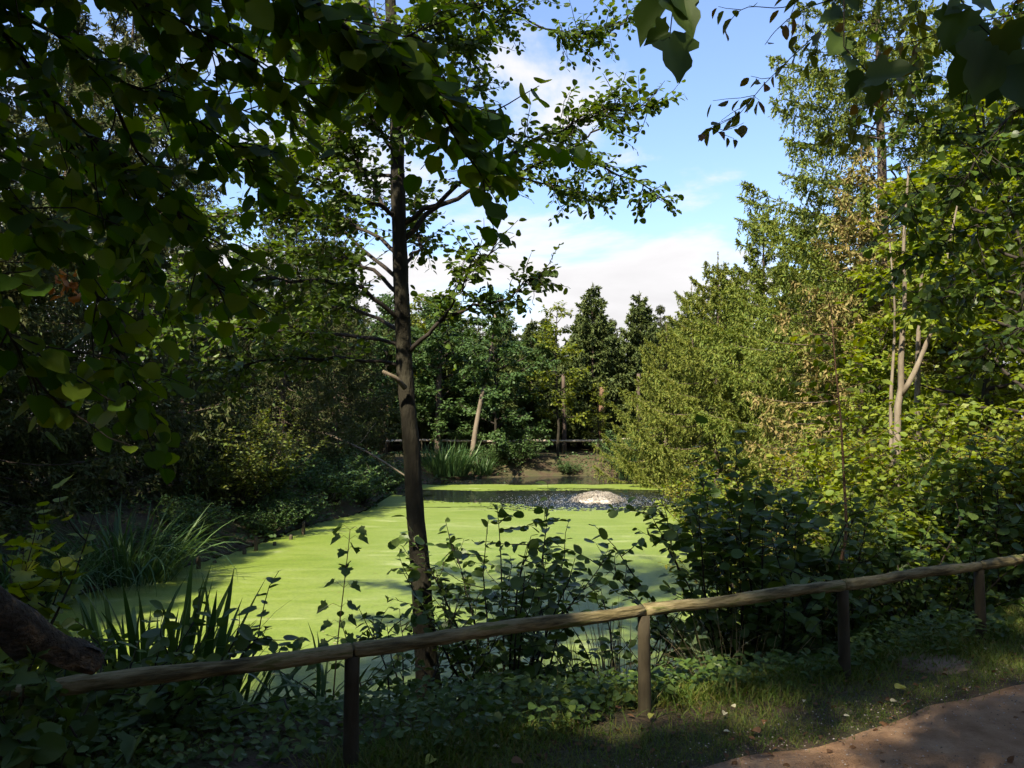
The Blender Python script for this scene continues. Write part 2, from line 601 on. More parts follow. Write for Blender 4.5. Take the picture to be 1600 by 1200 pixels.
mb.add(np.concatenate(rows), [np.stack([ii, ii + n, ii + n + 1, ii + 1], 1)])
M['path'] = solid_mat('path_earth', [(.175, .096, .046), (.270, .158, .082), (.360, .232, .130)], 5, .95, .9, 90, dist=.02)
tag(link('path', mb.mesh('path'), M['path']), kind='structure')

# water: a dark, faintly rippled sheet, rougher round the fountain
FX, FY = 2.45, 22.6
m, n, l = mat_base('pond_water')
out = n.new('ShaderNodeOutputMaterial')
pb = n.new('ShaderNodeBsdfPrincipled')
pb.inputs['Base Color'].default_value = (.010, .013, .012, 1)
pb.inputs['Roughness'].default_value = .06
pb.inputs['IOR'].default_value = 1.33
l.new(pb.outputs[0], out.inputs[0])
M['water'] = m
wx, wy = np.arange(-7.2, 7.2, .5), np.arange(5.2, 33.6, .5)
fx, fy = np.arange(-3.6, 6.61, .05), np.arange(20.4, 31.01, .06)
ax = np.unique(np.round(np.concatenate([wx[(wx < -3.7) | (wx > 6.7)], fx]), 4))
ay = np.unique(np.round(np.concatenate([wy[(wy < 20.3) | (wy > 31.1)], fy]), 4))
AX, AY = np.meshgrid(ax, ay)
rr = np.hypot(AX - FX, (AY - FY))
amp = .042 * np.exp(-(np.maximum(rr - .6, 0) / 2.3) ** 2)
rs = np.random.default_rng(3)
chop = rs.standard_normal(AX.shape)
AZ = WATER + amp * (.55 * np.sin(rr * 21 + .7 * vnoise(AX * 2, AY * 2, 1)) + .50 * chop) * ((AX > -3.55) & (AX < 6.55) & (AY > 20.5) & (AY < 30.9))
mb = MB()
nx2, ny2 = len(ax), len(ay)
ii = (np.arange(ny2 - 1)[:, None] * nx2 + np.arange(nx2 - 1)[None]).ravel()
mb.add(np.stack([AX, AY, AZ], -1).reshape(-1, 3), [np.stack([ii, ii + 1, ii + nx2 + 1, ii + nx2], 1)])
tag(link('pond_water', mb.mesh('pond_water'), M['water']), kind='structure')

# duckweed: a floating sheet, open round the fountain and along the far bank
m, n, l = mat_base('duckweed')
out = n.new('ShaderNodeOutputMaterial')
pb = n.new('ShaderNodeBsdfPrincipled')
pb.inputs['Roughness'].default_value = .50
pb.inputs['Specular IOR Level'].default_value = .55
tc = n.new('ShaderNodeTexCoord')
mp = n.new('ShaderNodeMapping')
mp.inputs['Rotation'].default_value = (0, 0, R(-24))
mp.inputs['Scale'].default_value = (.35, 1.1, 1)
l.new(tc.outputs['Object'], mp.inputs[0])
n1 = n.new('ShaderNodeTexNoise')
n1.inputs['Scale'].default_value = 1.5
n1.inputs['Detail'].default_value = 8
n1.inputs['Roughness'].default_value = .6
n1.inputs['Distortion'].default_value = 1.3
l.new(mp.outputs[0], n1.inputs['Vector'])
r = ramp(n, [(.32, (.102, .150, .011)), (.48, (.130, .177, .020)), (.60, (.150, .194, .036)), (.70, (.235, .27, .10))])
l.new(n1.outputs['Fac'], r.inputs[0])
n3 = n.new('ShaderNodeTexNoise')
n3.inputs['Scale'].default_value = 26
n3.inputs['Detail'].default_value = 6
n3.inputs['Roughness'].default_value = .75
l.new(tc.outputs['Object'], n3.inputs['Vector'])
r3 = ramp(n, [(.34, (.62, .66, .55)), (.50, (1, 1, 1)), (.68, (1.18, 1.14, 1.3))])
l.new(n3.outputs['Fac'], r3.inputs[0])
mxc = n.new('ShaderNodeMix')
mxc.data_type = 'RGBA'
mxc.blend_type = 'MULTIPLY'
mxc.inputs['Factor'].default_value = 1.0
l.new(r.outputs[0], mxc.inputs[6])
l.new(r3.outputs[0], mxc.inputs[7])
n2 = n.new('ShaderNodeTexNoise')
n2.inputs['Scale'].default_value = 90
n2.inputs['Detail'].default_value = 3
l.new(tc.outputs['Object'], n2.inputs['Vector'])
bp = n.new('ShaderNodeBump')
bp.inputs['Strength'].default_value = .35
bp.inputs['Distance'].default_value = .01
l.new(n2.outputs['Fac'], bp.inputs['Height'])
l.new(bp.outputs[0], pb.inputs['Normal'])
l.new(mxc.outputs[2], pb.inputs['Base Color'])
l.new(pb.outputs[0], out.inputs[0])
M['weed'] = m
ax, ay = np.arange(-6.8, 6.9, .075), np.arange(5.8, 32.8, .075)
AX, AY = np.meshgrid(ax, ay)
cx, cy = AX[:-1, :-1] + .0375, AY[:-1, :-1] + .0375
inside = pond_dist(cx, cy) < .12
wob = .22 * vnoise(cx * 1.0, cy * 2.6, 8) + .09 * vnoise(cx * 3.4, cy * 9, 9)
oval = ((cx - 2.0) / 4.7) ** 2 + ((cy - 24.2) / 2.7) ** 2 + wob
farop = (cy - 28.3) / 1.1 + .55 * vnoise(cx * .8, cy * 2.2, 21) + .3 * vnoise(cx * 2.4, cy * 6, 22)
streak = (np.abs(cy - 21.45 - .05 * (cx - 1) + .10 * vnoise(cx, cx * 0, 31)) < .055) & (cx > -3.4) & (cx < 1.9)
streak |= (np.abs(cy - 21.05 - .03 * (cx - 1) + .10 * vnoise(cx * .8, cx * 0, 33)) < .045) & (cx > -1.4) & (cx < 1.2)
arm = ((cx + 2.3) / 1.7) ** 2 + ((cy - 25.2 + .25 * (cx + 2)) / 1.1) ** 2 + 2.2 * wob
isle = ((cx - .2) / 2.6) ** 2 + ((cy - 26.4) / .45) ** 2 + 3.0 * wob
keep = inside & ~(((oval < 1) & (isle > 1)) | ((farop > .5)) | streak | (arm < 1))
keep &= ~((np.random.default_rng(2).random(keep.shape) < .25) & (oval < 1.12))
idx = np.nonzero(keep)
ii = idx[0] * len(ax) + idx[1]
fa = np.stack([ii, ii + 1, ii + len(ax) + 1, ii + len(ax)], 1)
used, inv = np.unique(fa, return_inverse=True)
V = np.stack([AX.ravel()[used], AY.ravel()[used], np.full(len(used), WATER + .006)], 1)
V[:, 2] += 0.0012 * vnoise(V[:, 0] * 3, V[:, 1] * 3, 12)
mb = MB()
mb.add(V, [inv.reshape(-1, 4)])
tag(link('duckweed', mb.mesh('duckweed'), M['weed']), 'pale green duckweed covering the still pond', 'duckweed', kind='stuff')


# ------------------------------------------------------------------ growth helpers
def poly(pts, n=14):
    """smooth curve through control points"""
    p = np.asarray(pts, float)
    if len(p) < 3:
        t = np.linspace(0, 1, n)[:, None]
        return p[0] * (1 - t) + p[-1] * t
    t = np.concatenate([[0], np.cumsum(np.linalg.norm(np.diff(p, axis=0), axis=1))])
    q = np.linspace(0, t[-1], n)
    ext = np.vstack([2 * p[0] - p[1], p, 2 * p[-1] - p[-2]])
    out = []
    for s in q:
        i = min(max(np.searchsorted(t, s) - 1, 0), len(p) - 2)
        u = (s - t[i]) / max(t[i + 1] - t[i], 1e-9)
        a, b, c, d = ext[i], ext[i + 1], ext[i + 2], ext[i + 3]
        out.append(.5 * (2 * b + (c - a) * u + (2 * a - 5 * b + 4 * c - d) * u * u + (3 * b - a - 3 * c + d) * u ** 3))
    return np.array(out)


def shoot(rng, p0, d, length, n=6, wander=.18, lift=0.0):
    """one wandering shoot"""
    pts = [np.asarray(p0, float)]
    d = unit(d)
    st = length / (n - 1)
    for _ in range(n - 1):
        d = unit(d + rng.standard_normal(3) * wander + np.array([0, 0, lift]))
        pts.append(pts[-1] + d * st)
    return np.array(pts)


def along(pts, m):
    """m points with tangents spread along a polyline"""
    t = np.concatenate([[0], np.cumsum(np.linalg.norm(np.diff(pts, axis=0), axis=1))])
    s = np.asarray(m) * t[-1]
    P = np.stack([np.interp(s, t, pts[:, k]) for k in range(3)], 1)
    i = np.clip(np.searchsorted(t, s) - 1, 0, len(pts) - 2)
    return P, unit(pts[i + 1] - pts[i])


class Leaves:
    def __init__(s):
        s.P, s.D, s.N, s.L = [], [], [], []

    def add(s, P, D, N, L):
        s.P.append(P); s.D.append(D); s.N.append(N); s.L.append(np.broadcast_to(L, (len(P),)))

    def get(s):
        return np.concatenate(s.P), np.concatenate(s.D), np.concatenate(s.N), np.concatenate(s.L)

    def on(s, rng, pts, count, size, start=.1, side=1.0, droop=.3, tilt=.5, stalk=.25, vary=.25):
        """leaves set alternately along a twig"""
        if count < 1:
            return
        u = np.linspace(start, 1, count) + rng.uniform(-.3, .3, count) / count
        P, Tn = along(pts, np.clip(u, 0, 1))
        up = np.array([0, 0, 1.0])
        sd = unit(np.cross(Tn, up) + 1e-4)
        sg = np.where(np.arange(count) % 2 == 0, 1, -1)[:, None]
        D = unit(.55 * Tn + side * sg * sd + rng.standard_normal((count, 3)) * .35 + np.array([0, 0, -droop]))
        N = unit(np.array([0, 0, 1.0]) + rng.standard_normal((count, 3)) * tilt)
        L = size * rng.uniform(1 - vary, 1 + vary, count)
        s.add(P + D * (L * stalk)[:, None], D, N, L)


def spruce_proto(name, label, cat, group, seed, h, rad, bare, mat, loc, rz=0, droop=.5, dens=1.0, sag=.35, ragged=.25, nl=.11, wmat=None, gap=1.0, tipup=.10, hangs=.4, kn=8, nw=1.3, inner=.12, lat_l=.26):
    """a conifer about the size it is copied at: trunk, boughs, hanging needle sprays"""
    rng = np.random.default_rng(seed)
    t = Thing(name, label, cat, loc, rz, 1.0, group)
    tr = MB()
    zs = np.linspace(-.2, h, 16)
    cx = np.cumsum(rng.standard_normal(16) * .02)
    cy = np.cumsum(rng.standard_normal(16) * .02)
    tr.tube(np.column_stack([cx, cy, zs]), np.linspace(h * .0135, .012, 16), 8)
    t.part('trunk', tr, M['conifer'])
    wd, lf = MB(), MB()
    z = bare
    while z < h - .15:
        f = (z - bare) / (h - bare)
        nb = int(rng.integers(5, 8))
        a0 = rng.uniform(0, 6.28)
        for b in range(nb):
            a = a0 + b * 2 * math.pi / nb + rng.uniform(-.25, .25)
            prof = (1 - f) ** .85 * (.72 + .28 * min(1, f * 6 + .3))
            ln = rad * prof * rng.uniform(1 - ragged, 1 + ragged * .7) + .10
            zb = z + rng.uniform(-.2, .2)
            u = np.linspace(0, 1, 9)
            out = ln * u
            zz_ = zb + ln * ((.30 * f - .10) * u - sag * u * (1.15 - u) + tipup * u ** 3)
            wob_ = .06 * ln * np.sin(u * 3 + rng.uniform(0, 6))
            ca, sa = math.cos(a), math.sin(a)
            bx, by = np.interp(zb, zs, cx), np.interp(zb, zs, cy)
            pts = np.column_stack([bx + ca * out - sa * wob_, by + sa * out + ca * wob_, zz_])
            wd.tube(pts, np.linspace(.005 + .006 * ln, .002, 9), 4, cap=False)
            m_ = max(8, int(ln / .085 * dens))
            u2 = inner + (1 - inner) * rng.uniform(0, 1.0, m_) ** .8
            Pb, Tb = along(pts, u2)
            sgn = np.where(rng.random(m_) < .5, -1, 1)
            sdv = np.array([-sa, ca, 0])
            hang = rng.random(m_) < hangs
            bl = np.where(hang, (.14 + .14 * ln * np.sin(u2 * 2.6) ** 2) * rng.uniform(.5, 1.3, m_), (.12 + lat_l * ln * (1 - u2) ** .8) * rng.uniform(.6, 1.15, m_))
            lat = unit(Tb * .85 + sgn[:, None] * sdv * rng.uniform(.35, 1.0, m_)[:, None] + np.array([0, 0, -.25 * droop]))
            dwn = unit(Tb * .25 + sgn[:, None] * sdv * rng.uniform(0, .35, m_)[:, None] + np.array([0, 0, -1.0]))
            Db = np.where(hang[:, None], dwn, lat)
            k = kn
            sv = (np.arange(k) + .5)[None] / k * bl[:, None]
            Q = Pb[:, None] + Db[:, None] * sv[..., None] - np.array([0, 0, 1.0]) * (droop * .25 * sv ** 1.6)[..., None]
            Dn = unit(Db[:, None] * .9 + rng.standard_normal((m_, k, 3)) * .6)
            Nn = rng.standard_normal((m_, k, 3)) * .7 + np.array([0, 0, .7])
            lf.leaves(NEEDLE, Q.reshape(-1, 3), Dn.reshape(-1, 3), Nn.reshape(-1, 3), nl * rng.uniform(.7, 1.4, m_ * k), nw)
        z += rng.uniform(.20, .36) * (1.15 - .45 * f) * gap
    # leader
    q = np.column_stack([np.full(40, cx[-1]), np.full(40, cy[-1]), rng.uniform(h - .6, h + .05, 40)])
    lf.leaves(NEEDLE, q, rng.standard_normal((40, 3)) * .6 + np.array([0, 0, .6]), rng.standard_normal((40, 3)), nl)
    t.part('crown_wood', wd, wmat or M['conifer'], 'stuff')
    t.part('crown', lf, M[mat], 'stuff', smooth=False)
    return t


def broad_proto(name, label, cat, group, seed, h, rad, bare, mat, loc, rz=0, leaf=.09, nlimb=16, dens=1.0, tm=LEAF_SIMPLE, lean=(0, 0), tr_r=.07, bark='bark', top=.35, trunk=True):
    """a leafy tree: trunk, limbs, twigs and leaves in loose layered sprays"""
    rng = np.random.default_rng(seed)
    t = Thing(name, label, cat, loc, rz, 1.0, group)
    zs = np.linspace(-.2, h * .93, 14)
    c = np.column_stack([lean[0] * zs / h + np.cumsum(rng.standard_normal(14) * .03), lean[1] * zs / h + np.cumsum(rng.standard_normal(14) * .03), zs])
    tr = MB()
    tr.tube(c, np.linspace(tr_r, .015, 14), 9, lump=.04, rng=rng)
    t.part('trunk', tr, M[bark])
    wd, lv = MB(), Leaves()
    for i in range(nlimb):
        f = (i + .5) / nlimb
        zb = bare + (h * .95 - bare) * f
        a = i * 2.4 + rng.uniform(-.4, .4)
        prof = math.sin(math.pi * min(1, (f * .80 + .20))) ** .6 * (1 - top * f)
        ln = rad * prof * rng.uniform(.7, 1.25)
        p0 = np.array([np.interp(zb, zs, c[:, k]) for k in range(3)])
        pts = shoot(rng, p0, (math.cos(a), math.sin(a), .25 + .5 * f), ln, 7, .12, -.02)
        wd.tube(pts, np.linspace(.012 + .012 * ln, .004, 7), 5, cap=False)
        for j in range(int(max(5, ln * 8 * dens))):
            u = rng.uniform(.2, 1)
            q, tn = along(pts, [u])
            d = unit(tn[0] * .8 + rng.standard_normal(3) * np.array([.8, .8, .45]))
            tw = shoot(rng, q[0], d, rng.uniform(.25, .6) * (.6 + .35 * rad / 2), 4, .2, -.05)
            wd.tube(tw, np.linspace(.006, .002, 4), 3, cap=False)
            lv.on(rng, tw, int(rng.integers(9, 16) * dens), leaf, .1, 1.0, .35, .6)
    t.part('crown_wood', wd, M['twig'], 'stuff')
    P, D, N, L = lv.get()
    t.foliage([tm], M[mat], P, D, N, L)
    return t


def shrub(name, label, cat, group, seed, h, rad, mat, loc, rz=0, nstem=14, leaf=.07, tms=(LEAF_OVAL,), nparts=0, twigs=5, dens=1.0, up=1.0, tilt=.55, stem='twig', droop=.3, low=.15, sc=1.0):
    """a bush of many stems from one base, leafy from low down to the tips"""
    rng = np.random.default_rng(seed)
    t = Thing(name, label, cat, loc, rz, sc, group)
    wd, lv = MB(), Leaves()
    for i in range(nstem):
        a = i * 2.4 + rng.uniform(-.5, .5)
        ten = math.sqrt(rng.uniform(0, 1))
        d = np.array([math.cos(a) * ten * rad, math.sin(a) * ten * rad, h * up * (1.05 - .35 * ten ** 2)])
        ln = np.linalg.norm(d) * rng.uniform(.72, 1.05)
        p0 = np.array([math.cos(a), math.sin(a), 0]) * rad * .22 * ten + np.array([0, 0, -.08])
        pts = shoot(rng, p0, d, ln, 9, .09, .0)
        wd.tube(pts, np.linspace(.006 + .004 * ln, .002, 9), 5, cap=False)
        lv.on(rng, pts, int(ln * 12 * dens), leaf, .35, 1, droop, tilt, .06, .4)
        for j in range(int(twigs * ln)):
            q, tn = along(pts, [rng.uniform(low, .97)])
            d2 = unit(tn[0] * .5 + rng.standard_normal(3) * np.array([.9, .9, .4]) + np.array([0, 0, .15]))
            tw = shoot(rng, q[0], d2, rng.uniform(.18, .5) * (rad ** .5), 5, .16, .02)
            wd.tube(tw, np.linspace(.0045, .0015, 5), 4, cap=False)
            lv.on(rng, tw, int(rng.integers(5, 10) * dens), leaf, .12, 1, droop, tilt, .06, .4)
    t.part('stem', wd, M[stem], 'stuff')
    P, D, N, L = lv.get()
    t.foliage(list(tms), M[mat], P, D, N, L, nparts, curl=np.random.default_rng(seed).uniform(.5, 1.6, len(P)), rest='foliage', rng=rng)
    return t


def on_ground(px, depth, dz=0.0):
    x = (px - 800) / FPX * depth
    return (x, depth, gz(x, depth) + dz)


# ------------------------------------------------------------------ conifers
GS = 'sunlit spruces on the far side of the pond'
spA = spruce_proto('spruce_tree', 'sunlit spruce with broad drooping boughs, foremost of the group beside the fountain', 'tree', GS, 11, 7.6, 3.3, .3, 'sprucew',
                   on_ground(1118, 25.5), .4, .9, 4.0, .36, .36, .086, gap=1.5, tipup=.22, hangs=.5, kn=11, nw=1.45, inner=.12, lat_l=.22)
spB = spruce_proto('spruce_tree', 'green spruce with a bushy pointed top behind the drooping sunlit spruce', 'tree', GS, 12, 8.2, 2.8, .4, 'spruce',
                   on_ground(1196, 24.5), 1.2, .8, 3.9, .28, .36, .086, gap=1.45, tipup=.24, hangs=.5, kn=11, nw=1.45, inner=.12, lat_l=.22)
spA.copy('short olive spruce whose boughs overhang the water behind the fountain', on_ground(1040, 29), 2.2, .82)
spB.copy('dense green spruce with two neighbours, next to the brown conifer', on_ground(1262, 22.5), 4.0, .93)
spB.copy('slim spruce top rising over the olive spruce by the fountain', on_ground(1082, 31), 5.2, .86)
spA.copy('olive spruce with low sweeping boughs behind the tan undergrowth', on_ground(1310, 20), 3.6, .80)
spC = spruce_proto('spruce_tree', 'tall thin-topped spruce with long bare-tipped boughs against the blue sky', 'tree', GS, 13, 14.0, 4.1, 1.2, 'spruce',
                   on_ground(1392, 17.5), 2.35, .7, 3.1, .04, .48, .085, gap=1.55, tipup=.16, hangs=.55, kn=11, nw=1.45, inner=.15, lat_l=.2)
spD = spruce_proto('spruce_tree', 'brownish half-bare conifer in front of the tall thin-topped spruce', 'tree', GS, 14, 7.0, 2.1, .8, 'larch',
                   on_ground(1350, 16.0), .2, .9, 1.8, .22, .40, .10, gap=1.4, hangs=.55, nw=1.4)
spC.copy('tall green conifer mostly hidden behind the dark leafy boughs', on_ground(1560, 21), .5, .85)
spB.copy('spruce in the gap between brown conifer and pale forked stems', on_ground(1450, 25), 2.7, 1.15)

GL = 'dark spruces along the shaded bank'
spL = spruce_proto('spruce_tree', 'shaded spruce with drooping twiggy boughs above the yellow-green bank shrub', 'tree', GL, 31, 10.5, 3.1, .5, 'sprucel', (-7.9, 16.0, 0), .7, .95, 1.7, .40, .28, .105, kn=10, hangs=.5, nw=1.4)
for lab, x, y, rz, s in (
        ('shaded spruce leaning its boughs over the narrow end of the pond', -6.5, 22.5, 1.9, .80),
        ('dark spruce at the pond corner behind the leaning bare branch', -5.9, 26.5, 3.0, .78),
        ('dark spruce with hanging brown twigs behind the sedge clump', -8.8, 12.3, 4.1, 1.02),
        ('dark spruce closest to the lit sycamore sapling', -8.6, 8.2, 5.5, .95),
        ('shaded spruce standing second behind the sedge clump', -11.5, 14.5, 2.4, 1.1),
        ('shaded spruce deep in the wood behind the bank shrub', -10.8, 19.0, .3, 1.1),
        ('shaded spruce in the wood behind the pond narrows', -9.9, 24.0, 4.7, 1.0),
        ('shaded spruce nearest the far fence end', -7.6, 31.0, 5.9, .82),
        ('tall dark spruce filling the wood edge beside the path', -11.5, 9.5, 1.1, 1.15),
        ('dark spruce at the edge of the wood beside the rail end', -8.6, 4.4, 2.0, .95),
        ('unseen dark spruce placed for shade beside the path near the leaning lime', -5.9, -1.2, 3.3, 1.05),
        ('unseen dark spruce placed for shade behind the viewer next to the lime', -4.4, -2.2, 2.6, .95),
        ('unseen dark spruce placed for shade behind the viewer at the path edge', -1.9, -4.2, 0.6, .95),
        ('unseen dark spruce placed for shade behind the viewer beside the path', -7.4, -4.4, 5.0, 1.05),
        ('unseen dark spruce placed for shade behind the viewer, close to the path', -3.0, -5.8, 1.4, 1.0),
        ('unseen dark spruce placed for shade behind the viewer across the path', 1.6, -7.0, 2.9, 1.05),
        ('unseen dark spruce placed for shade behind the viewer past the sycamore', 6.2, -4.8, 4.4, 1.0),
        ('dark spruce beside the path past the hazel', 9.0, 0.5, 0.2, 1.0),
        ('dark spruce past the fence end behind the hazel', 10.2, 6.0, 1.2, .95),
        ('unseen dark spruce placed for shade farthest back along the path', -10.5, -4.5, .9, 1.1)):
    spL.copy(lab, (x, y, gz(x, y)), rz, (s, s, s * 1.18) if y < 1 and x < 2 else ((s, s, s * .84) if x < -8 and y < 16 else s))  # unseen spruces behind the viewer are added, most stretched, to shade the foreground


GB = 'dark plantation spruces behind the far fence'
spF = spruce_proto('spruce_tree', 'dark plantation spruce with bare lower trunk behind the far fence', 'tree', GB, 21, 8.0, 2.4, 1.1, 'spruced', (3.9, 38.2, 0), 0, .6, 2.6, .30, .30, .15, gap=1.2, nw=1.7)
rng = np.random.default_rng(5)
for i, x in enumerate(np.arange(-16.5, 19, 1.75)):
    for j, y in enumerate((38.5, 41.6, 45.0)):
        xx, yy = x + rng.uniform(-.6, .6) + .9 * (j % 2), y + rng.uniform(-.8, .8)
        if abs(xx - 3.9) < .8 and j == 0:
            continue
        if j == 2 and i % 2:
            continue
        spF.copy('dark plantation spruce with bare lower trunk behind the far fence', (xx, yy, gz(xx, yy)), rng.uniform(0, 6), rng.uniform(.74, .97))
GW = 'dense spruces closing the wood far behind the fence'
for i in range(17):
    x, y = -19 + i * 2.5 + rng.uniform(-.7, .7), 49 + rng.uniform(-1.2, 1.2)
    spL.copy('dense dark spruce closing the wood far behind the fence', (x, y, gz(x, y)), rng.uniform(0, 6), rng.uniform(.68, .80), GW)
    spL.copy('dense dark spruce closing the wood far behind the fence', (x + 1.2, y + 3.2, 0), rng.uniform(0, 6), rng.uniform(.72, .84), GW)
# bare trunks deeper in, where the wood is too dark to see crowns
GT = 'bare trunks deep in the plantation'
mb = MB()
mb.tube(np.column_stack([np.zeros(8), np.zeros(8), np.linspace(-.1, 3.6, 8)]), np.linspace(.12, .08, 8), 7)
pole_me = mb.mesh('conifer_trunk')
for i in range(34):
    x, y = -9 + i * .55 + rng.uniform(-.3, .3), rng.uniform(36.8, 44)
    o = link('conifer_trunk', pole_me, M['conifer'])
    o.location = (x, y, gz(x, y))
    o.rotation_euler = (rng.uniform(-.03, .03), rng.uniform(-.03, .03), rng.uniform(0, 6))
    tag(o, 'thin bare conifer trunk standing in the dark wood behind the far fence', 'trunk', GT)

# ------------------------------------------------------------------ broadleaf trees round the pond
GD = 'leafy trees on the far bank'
bA = broad_proto('broadleaf_tree', 'blue-green leafy tree reaching down to the far bank behind the leaning pale trunk', 'tree', GD, 41, 7.2, 2.6, .5, 'blue', on_ground(775, 33.6), 0, .15, 34, 1.5)
bB = broad_proto('broadleaf_tree', 'yellow-green slender tree beside the blue-green tree on the far bank', 'tree', GD, 42, 6.9, 1.5, 1.5, 'yellow', on_ground(872, 34.2), 0, .14, 22, 1.3)
bA.copy('green leafy tree just past the trunk of the tall alder', on_ground(690, 35), 2.0, .98)
bB.copy('small yellow-green tree with layered leaves at the far fence', on_ground(935, 35.5), 1.0, .48)
bA.copy('blue-green tree partly hidden by the alder branches', on_ground(600, 36), 4.2, 1.05)
bB.copy('yellow-green tree top showing through the alder branches', on_ground(655, 37), 3.0, 1.12)
GR = 'leafy trees behind the sunny thicket'
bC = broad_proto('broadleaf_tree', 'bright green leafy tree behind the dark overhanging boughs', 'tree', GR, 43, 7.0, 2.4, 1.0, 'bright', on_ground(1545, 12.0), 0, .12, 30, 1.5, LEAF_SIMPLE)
bC.copy('bright green tree beside the pale forked stems', on_ground(1490, 15.0), 2.2, .92)
bC.copy('dim green tree standing at the shady end of the thicket', on_ground(1610, 10.0), 4.0, .80)
bC.copy('small bright tree between brown conifer and pale forked stems', on_ground(1372, 14.2), 1.3, .50)
bC.copy('tall bright green tree closing the view over the fence end', on_ground(1640, 14), 5.3, 1.25)

# leaning pale trunk on the far bank
def stem_tree(name, label, cat, stems, mat, sides=8):
    base = np.array(stems[0][0][0])
    t = Thing(name, label, cat, base)
    for k, (pts, r0, r1) in enumerate(stems):
        mbs = MB()
        q = poly(np.array(pts) - base, 16)
        mbs.tube(q, np.linspace(r0, r1, 16), sides, lump=.05, rng=np.random.default_rng(k))
        t.part('trunk' if k == 0 else 'stem', mbs, mat)
    return t

M['leanbark'] = M.get('leanbark') or solid_mat('leaning_bark', [(.085, .068, .045), (.135, .108, .075), (.190, .155, .110)], 4, .85, .4, 18, (1, 1, .4))
b0 = np.array(on_ground(736, 32.8, -.1))
stem_tree('leaning_trunk', 'slim pale bare trunk leaning on the far bank', 'trunk', [([b0, at(745, 660, 33), at(757, 600, 33.1), at(768, 540, 33.2), at(774, 490, 33.3)], .125, .04)], M['leanbark'])
b0 = np.array(on_ground(684, 34.6, -.1))
stem_tree('conifer_trunk', 'upright brown trunk at the far fence beyond the alder', 'trunk', [([b0, at(685, 640, 34.6), at(686, 560, 34.6)], .15, .11)], M['conifer'])
b0 = np.array(on_ground(940, 36.6, -.1))
stem_tree('conifer_trunk', 'reddish trunk lit behind the far fence near the fountain', 'trunk', [([b0, at(940, 650, 36.6), at(941, 605, 36.6)], .17, .12)], M['redstem'])
# pale forked stems
b0 = np.array(on_ground(1396, 9.7, -.1))
stem_tree('forked_tree', 'pale grey forked stems above the sunny thicket', 'tree',
          [([b0, at(1402, 660, 9.7), at(1408, 610, 9.7), at(1408, 550, 9.7), at(1414, 470, 9.7), at(1412, 380, 9.65), at(1420, 260, 9.6)], .062, .010),
           ([at(1408, 618, 9.7), at(1424, 592, 9.65), at(1436, 565, 9.65), at(1450, 530, 9.6), at(1468, 480, 9.55), at(1480, 400, 9.5), at(1500, 300, 9.5)], .036, .008),
           ([np.array(on_ground(1390, 9.85, -.1)), at(1392, 640, 9.85), at(1396, 560, 9.9), at(1398, 480, 9.9), at(1390, 380, 9.9)], .035, .008)], M['palebark'])
b0 = np.array(on_ground(1436, 10.4, -.1))
stem_tree('pale_trunk', 'short pale sunlit trunk next to the forked stems', 'trunk', [([b0, at(1434, 670, 10.4), at(1434, 590, 10.4), at(1436, 500, 10.4), at(1444, 380, 10.4)], .062, .014)], M['palebark'])

# ------------------------------------------------------------------ far fence
rng = np.random.default_rng(9)
ff = Thing('fence', 'low wooden rail fence along the far bank', 'fence', (2.0, 35.0, gz(2, 35)))
fp = [(-5.5 + 1.55 * i, 34.9 + .12 * i) for i in range(9)]
for i, (x, y) in enumerate(fp):
    z = gz(x, y)
    mbp = MB()
    mbp.tube(np.array([(x, y, z - .2), (x, y, z + .3), (x, y, z + .55)]) - ff.loc, [.04, .04, .04], 7)
    ff.part('post', mbp, M['post'])
    if i:
        x0, y0 = fp[i - 1]
        a, b = np.array([x0, y0, gz(x0, y0) + .58]), np.array([x, y, z + .58])
        mbr = MB()
        q = a + np.linspace(0, 1, 6)[:, None] * (b - a)
        mbr.tube(q - ff.loc, np.full(6, .055), 7)
        M.setdefault('farrail', solid_mat('pale_far_rail', [(.30, .25, .18), (.48, .42, .33)], 6, .8, .3))
        ff.part('rail', mbr, M['farrail'])

# ------------------------------------------------------------------ near fence: round posts with a pole rail laid on top
nf = Thing('fence', 'low round-pole fence of one rail on dark posts beside the path', 'fence', (FENCE[2][0], FENCE[2][1], 0))
tops = []
for i, (x, y) in enumerate(FENCE):
    z = gz(x, y)
    top_z = .515 + (.0, .0, .01, .02, .0, .0)[i]
    lean = rng.uniform(-.012, .012, 2)
    mbp = MB()
    zs = np.array([-.25, 0, .12, .26, .40, top_z])
    c = np.column_stack([x + lean[0] * zs, y + lean[1] * zs, zs + z * 0])
    mbp.tube(c - nf.loc, np.array([.036, .037, .036, .035, .034, .034]), 14, lump=.012, rng=rng)
    nf.part('post', mbp, M['post'])
    tops.append(np.array([c[-1, 0], c[-1, 1], top_z + .026]))
for i in range(len(tops) - 1):
    a, b = tops[i], tops[i + 1]
    n_ = 26
    tt = np.linspace(.004, .996, n_)
    q = a + tt[:, None] * (b - a)
    q[:, 2] += .010 * np.sin(tt * math.pi * rng.uniform(1, 2.4) + rng.uniform(0, 6)) * np.sin(tt * math.pi)
    q[:, 1] += .010 * np.sin(tt * math.pi * rng.uniform(1, 2) + rng.uniform(0, 6)) * np.sin(tt * math.pi)
    rad_ = .0335 + .0024 * np.sin(tt * rng.uniform(6, 14) + rng.uniform(0, 6)) + rng.standard_normal(n_) * .0008
    for kc in rng.uniform(.1, .9, 3):
        rad_ += .0035 * np.exp(-((tt - kc) / .025) ** 2)          # swollen knots
    mbr = MB()
    mbr.tube(q - nf.loc, rad_, 16, lump=.024, rng=rng)
    nf.part('rail', mbr, M['rail'])

